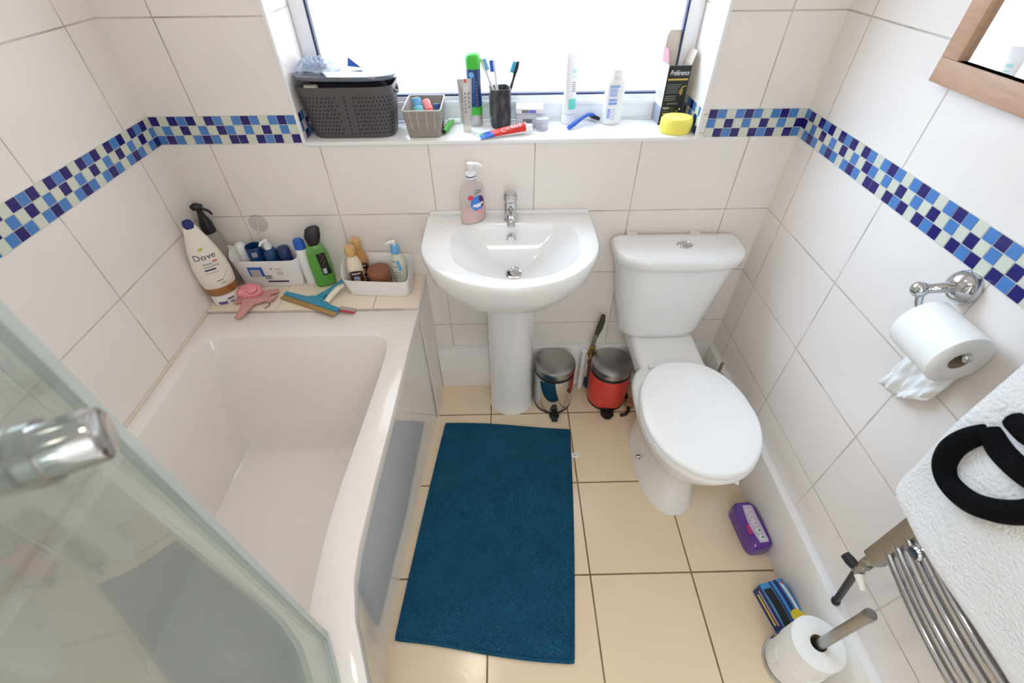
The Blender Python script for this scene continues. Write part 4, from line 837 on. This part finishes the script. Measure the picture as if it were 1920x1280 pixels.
b.loft([[(.014*f*math.cos(a)+.002*math.sin(5*a+z*90), .009*math.sin(a)*(1-.9*(z > .13)), z) for a in [2*PI*i/24 for i in range(24)]] for z, f in ((0, .9), (.03, 1), (.07, 1.05), (.11, 1.0), (.135, 1.1), (.150, 1.15))]); b.out('foil', m_paper, sa)

wb_ = bottle('lotion_bottle', 'slim white bottle with blue cap between white basket and green bottle', 'bottle', .325, -.044, [(.019, 0), (.021, .004), (.021, .135), (.016, .148)], m_white, [(.0185, .146), (.019, .149), (.0185, .176), (.015, .182)], m_blue, 1, .75, R(10), LZ)
gg = thing('shower_gel_bottle', 'green shower gel bottle with black cap on the ledge', 'bottle', (.378, -.052, LZ), R(22))
pr_ = [(.033, 0), (.036, .004), (.0365, .08), (.034, .135), (.026, .160), (.018, .168)]
b = B(); b.lathe(pr_, sx=1, sy=.58, seg=36, n=2.5); b.out('bottle', clear('green_clear', lin(150, 216, 120), .35), gg)
b = B(); b.lathe([(.030, .003), (.0345, .006), (.035, .08), (.0335, .122), (.0, .123)], sx=1, sy=.55, seg=36, n=2.5); b.out('gel', mat('green_gel', lin(74, 176, 34), .25), gg)
b = B(); b.loft([sup(.016, .013, .166, 3), sup(.021, .016, .174, 3, dx=.002), sup(.027, .018, .198, 3, dx=.005), sup(.024, .016, .222, 3, dx=.011), sup(.016, .011, .229, 3, dx=.014)]); b.out('cap', m_dark, gg)
b = B(); fg = lambda x, y: (x, -.0215*(1-min(.98, abs(x/.0368))**2.5)**(1/2.5)-.0009, y)
b.grid(lambda u, v: fg(-.004+.030*u+.004*(1-v), .050+.088*v), 8, 8, 0)
for i in range(6): b.grid(lambda u, v: tuple(Vector(fg(.004+.002*i+.0012*u, .056+.022*v))+Vector((0, -.0006, 0))), 1, 2, 1)
for q in range(9): b.grid(lambda u, v: tuple(Vector(fg(.0+.0035*(q % 4)+.008+.003*u, .090+.005*q+.003*v))+Vector((0, -.0006, 0))), 1, 1, 2)
b.out('label', [m_black, m_white, m_copper], gg)

bb = thing('storage_basket', 'low white storage basket nearest the basin at the right of the ledge', 'basket', (.590, -.086, LZ), R(-5))
b = B(); container(b, (.107, .050), (.121, .060), .070, 7, .0028, lambda x, y: 1+.62*max(0, min(1, (y+.86)/.55)), 112); b.out('bin', m_white, bb)
m_gcap = mat('gold_cap', lin(214, 178, 116), .32, .2); m_cb = mat('cocoa_label', lin(66, 40, 34), .4); m_ivory = mat('ivory_bottle', lin(232, 218, 196), .35); m_tan = mat('tan_bottle', lin(190, 140, 88), .35)
for i, (x, y, lab, mm) in enumerate(((.516, -.100, 'ivory bottle with gold cap and dark label at the front of the low white basket', m_ivory), (.524, -.052, 'tan bottle with gold cap at the back of the low white basket', m_tan))):
    t = thing('lotion_bottle', lab, 'bottle', (x, y, LZ+.005), R(14)); b = B(); b.lathe([(.022, 0), (.025, .004), (.026, .10), (.024, .118), (.016, .142), (.013, .148)], sx=1, sy=.8, seg=32); b.out('bottle', mm, t)
    b = B(); b.lathe([(.0155, .146), (.017, .149), (.0185, .170), (.017, .178), (.008, .181)], seg=28); b.out('cap', m_gcap, t)
    B().lathe([(.006, .1805), (.006, .1812)], seg=16).out('cap_dot', m_pinkp, t); b = B(); f = wrap(.026, 1, .8, 0, R(-90), .0009); b.grid(lambda u, v: f(-.026+.052*u, .012+.082*v-.010*(2*u-1)**2*v), 14, 6, 1)
    b.grid(lambda u, v: tuple(Vector(f(-.010+.020*u, .050+.020*v))+Vector((0, -.0005, 0))), 6, 3, 2); b.grid(lambda u, v: tuple(Vector(f(-.006+.010*u, .058+.014*v))+Vector((0, -.0009, 0))), 4, 2, 3); bars(b, [(-.014, .016, .082, .004), (-.012, .012, .034, .004), (-.014, .010, .024, .002)], lambda x, y: tuple(Vector(f(x, y))+Vector((0, -.0006, 0))), 4); b.out('label', [m_pinkp, m_cb, mat('apricot_print', lin(206, 150, 110), .5), m_lblue, m_cream], t)
bj = thing('body_butter_jar', 'round brown lidded jar in the low white basket', 'jar', (.592, -.088, LZ+.005)); B().lathe([(.036, 0), (.039, .004), (.039, .046), (.036, .050)], seg=40).out('pot', mat('brown_pot', lin(132, 84, 58), .25), bj); B().lathe([(.040, .050), (.041, .053), (.041, .074), (.039, .0785), (.0, .0795)], seg=40).out('lid', m_brown, bj)
pb = thing('lotion_pump_bottle', 'pale pump bottle with sky blue collar in the low white basket', 'bottle', (.660, -.070, LZ+.005), R(-10)); b = B(); pr_ = [(.024, 0), (.026, .004), (.027, .09), (.025, .115), (.016, .132), (.013, .136)]; b.lathe(pr_, sx=1, sy=.62, seg=36); b.out('bottle', mat('pale_bottle', lin(216, 218, 202), .3), pb)
b = B(); b.lathe([(.0150, .134), (.0165, .136), (.0155, .160), (.009, .163)]); b.out('collar', m_lblue, pb); b = B(); b.lathe([(.005, .160), (.005, .176)]); b.tube([(.006, -.002, .179), (-.010, -.006, .178), (-.026, -.010, .170)], [.007, .006, .004], smooth=4); b.out('pump', m_white, pb)
b = B(); f = wrap(lambda z: prof_r(pr_)(z), 1, .62, 0, R(-90), .0007); b.grid(lambda u, v: f(.004+.012*u+.003*math.sin(v*6), .070+.040*v), 3, 8, 0); bars(b, [(-.016, -.002, .105, .004), (-.014, .004, .084, .003), (-.014, .010, .060, .002), (-.014, .010, .050, .002), (-.014, .008, .040, .002)], f, 1); b.out('print', [m_lblue, m_grey], pb)

sq = thing('squeegee', 'teal window squeegee with tan rubber blade lying on the ledge', 'squeegee', (.357, -.172, LZ), math.atan2(-.104, .218))
b = B(); b.poly([(-.118, -.008), (.118, -.008), (.118, .010), (.050, .014), (.026, .030), (.020, .060), (.004, .060), (-.004, .032), (-.030, .016), (-.118, .008)], .013); b.tube([(.012, .052, .008), (.028, .092, .018), (.042, .130, .028)], [.010, .0095, .008], 12, flat=.7, smooth=4); b.out('handle', mat('squeegee_teal', lin(54, 150, 186), .35), sq)
b = B(); b.box(-.119, .119, -.026, -.006, .002, .008, .001); b.out('rubber_blade', mat('tan_rubber', lin(176, 138, 82), .6), sq)
b = B(); b.tube([(.054, .018, .012), (.053, .050, .020), (.057, .080, .028), (.064, .104, .030)], [.010, .0115, .0115, .008], 14, flat=.7, smooth=5); b.out('white_grip', mat('warm_white_grip', lin(238, 230, 210), .4), sq)
rz_ = thing('razor', 'clear and red razor lying at the right tip of the squeegee', 'razor', (.492, -.2155, LZ+.0005), R(-14)); b = B(); b.box(-.030, .030, -.006, .012, 0, .008, .002); b.out('cover', clear('clear_cover', lin(206, 200, 196), .55), rz_); b = B(); b.box(-.026, .032, -.011, -.006, .001, .007, .001); b.out('red_edge', mat('red_trim', lin(200, 60, 70), .35), rz_)

m_pk = mat('dusty_pink_cloth', lin(212, 158, 154), .95, spec=.15, bump=.8, bscale=300)
gl = B()
def fold(pts, r, fl=.45): gl.tube(pts, r, 12, flat=fl, smooth=5)
Z0 = LZ+.0006
fold([(.14, -.150, Z0+.012), (.143, -.185, Z0+.012), (.138, -.222, Z0+.008), (.128, -.250, Z0+.002)], [.030, .024, .017, .012])
fold([(.10, -.160, Z0+.008), (.13, -.150, Z0+.014), (.165, -.135, Z0+.010), (.20, -.112, Z0+.008), (.222, -.098, Z0+.008)], [.010, .028, .028, .016, .010])
fold([(.15, -.160, Z0+.010), (.18, -.155, Z0+.012), (.212, -.150, Z0+.008)], [.024, .022, .012]); fold([(.12, -.140, Z0+.010), (.098, -.158, Z0+.007), (.086, -.172, Z0+.005)], [.022, .014, .008])
fold([(.205, -.168, Z0+.006), (.214, -.150, Z0+.012), (.222, -.125, Z0+.006)], [.006, .009, .006], .8); fold([(.12, -.185, Z0+.006), (.145, -.170, Z0+.016), (.175, -.165, Z0+.014)], [.006, .009, .006], .8)
gl = gl.out('scrub_glove', m_pk, None, 180); tag(gl, 'dusty pink crumpled exfoliating glove on the ledge over the bath edge', 'glove')
q = gl.modifiers.new('weld', 'REMESH'); q.mode = 'VOXEL'; q.voxel_size = .0032; q.use_smooth_shade = True
q = gl.modifiers.new('soft', 'SMOOTH'); q.iterations = 3
tx = bpy.data.textures.new('crease', 'CLOUDS'); tx.noise_scale = .016; q = gl.modifiers.new('crease', 'DISPLACE'); q.texture = tx; q.strength = .008; q.mid_level = .6; q.texture_coords = 'GLOBAL'
gl2 = thing('face_scrubber', 'bright pink round scrubber resting on the dusty pink glove', 'scrubber', (.142, -.138, LZ+.034), R(20), None, (R(24), 0, R(12)))
b = B(); b.loft([sup(.028, .017, -.016, 2.2), sup(.038, .026, -.006, 2.2), sup(.040, .028, .004, 2.2), sup(.034, .023, .014, 2.2), sup(.018, .012, .019, 2.2)]); b.ball((-.024, -.006, .006), .017, (1, .9, .8)); b.out('body', m_pinkp, gl2, 60)
b = B(); b.lathe([(.016, 0), (.0185, .002), (.0185, .010), (.016, .012), (.0, .0125)], (.012, -.004, .013), 32); b.out('head', m_pinkp, gl2); b = B(); b.tube([(.012+.0188*math.cos(a), -.004+.0188*math.sin(a), .020) for a in [R(-150+14*i) for i in range(20)]], .0008, 6); b.out('seam', m_dark, gl2)
cd = tag(B().tube([(.205, -.158, LZ+.004), (.212, -.172, LZ+.003), (.208, -.186, LZ+.002), (.200, -.196, LZ+.002)], .0018, 8, smooth=5).out('hanging_cord', mat('olive_cord', lin(130, 124, 96), .8)), 'thin grey cord loop beside the pink glove at the ledge edge', 'cord')
hk = thing('suction_hook', 'clear round suction hook on the back wall above the tall white basket', 'hook', (.190, -.001, .842), 0, None, (R(90), 0, 0))
b = B(); b.lathe([(.033, 0), (.033, .001), (.022, .004), (.012, .007), (.011, .010), (.0, .011)], seg=32); b.out('suction_cup', clear('clear_vinyl', lin(240, 238, 240), .16, .1), hk); b = B(); b.tube([(0, 0, .010), (0, -.012, .014), (0, -.022, .018), (0, -.024, .026)], .003, 10, smooth=4); b.out('hook_arm', clear('clear_hook', lin(240, 238, 240), .3), hk)
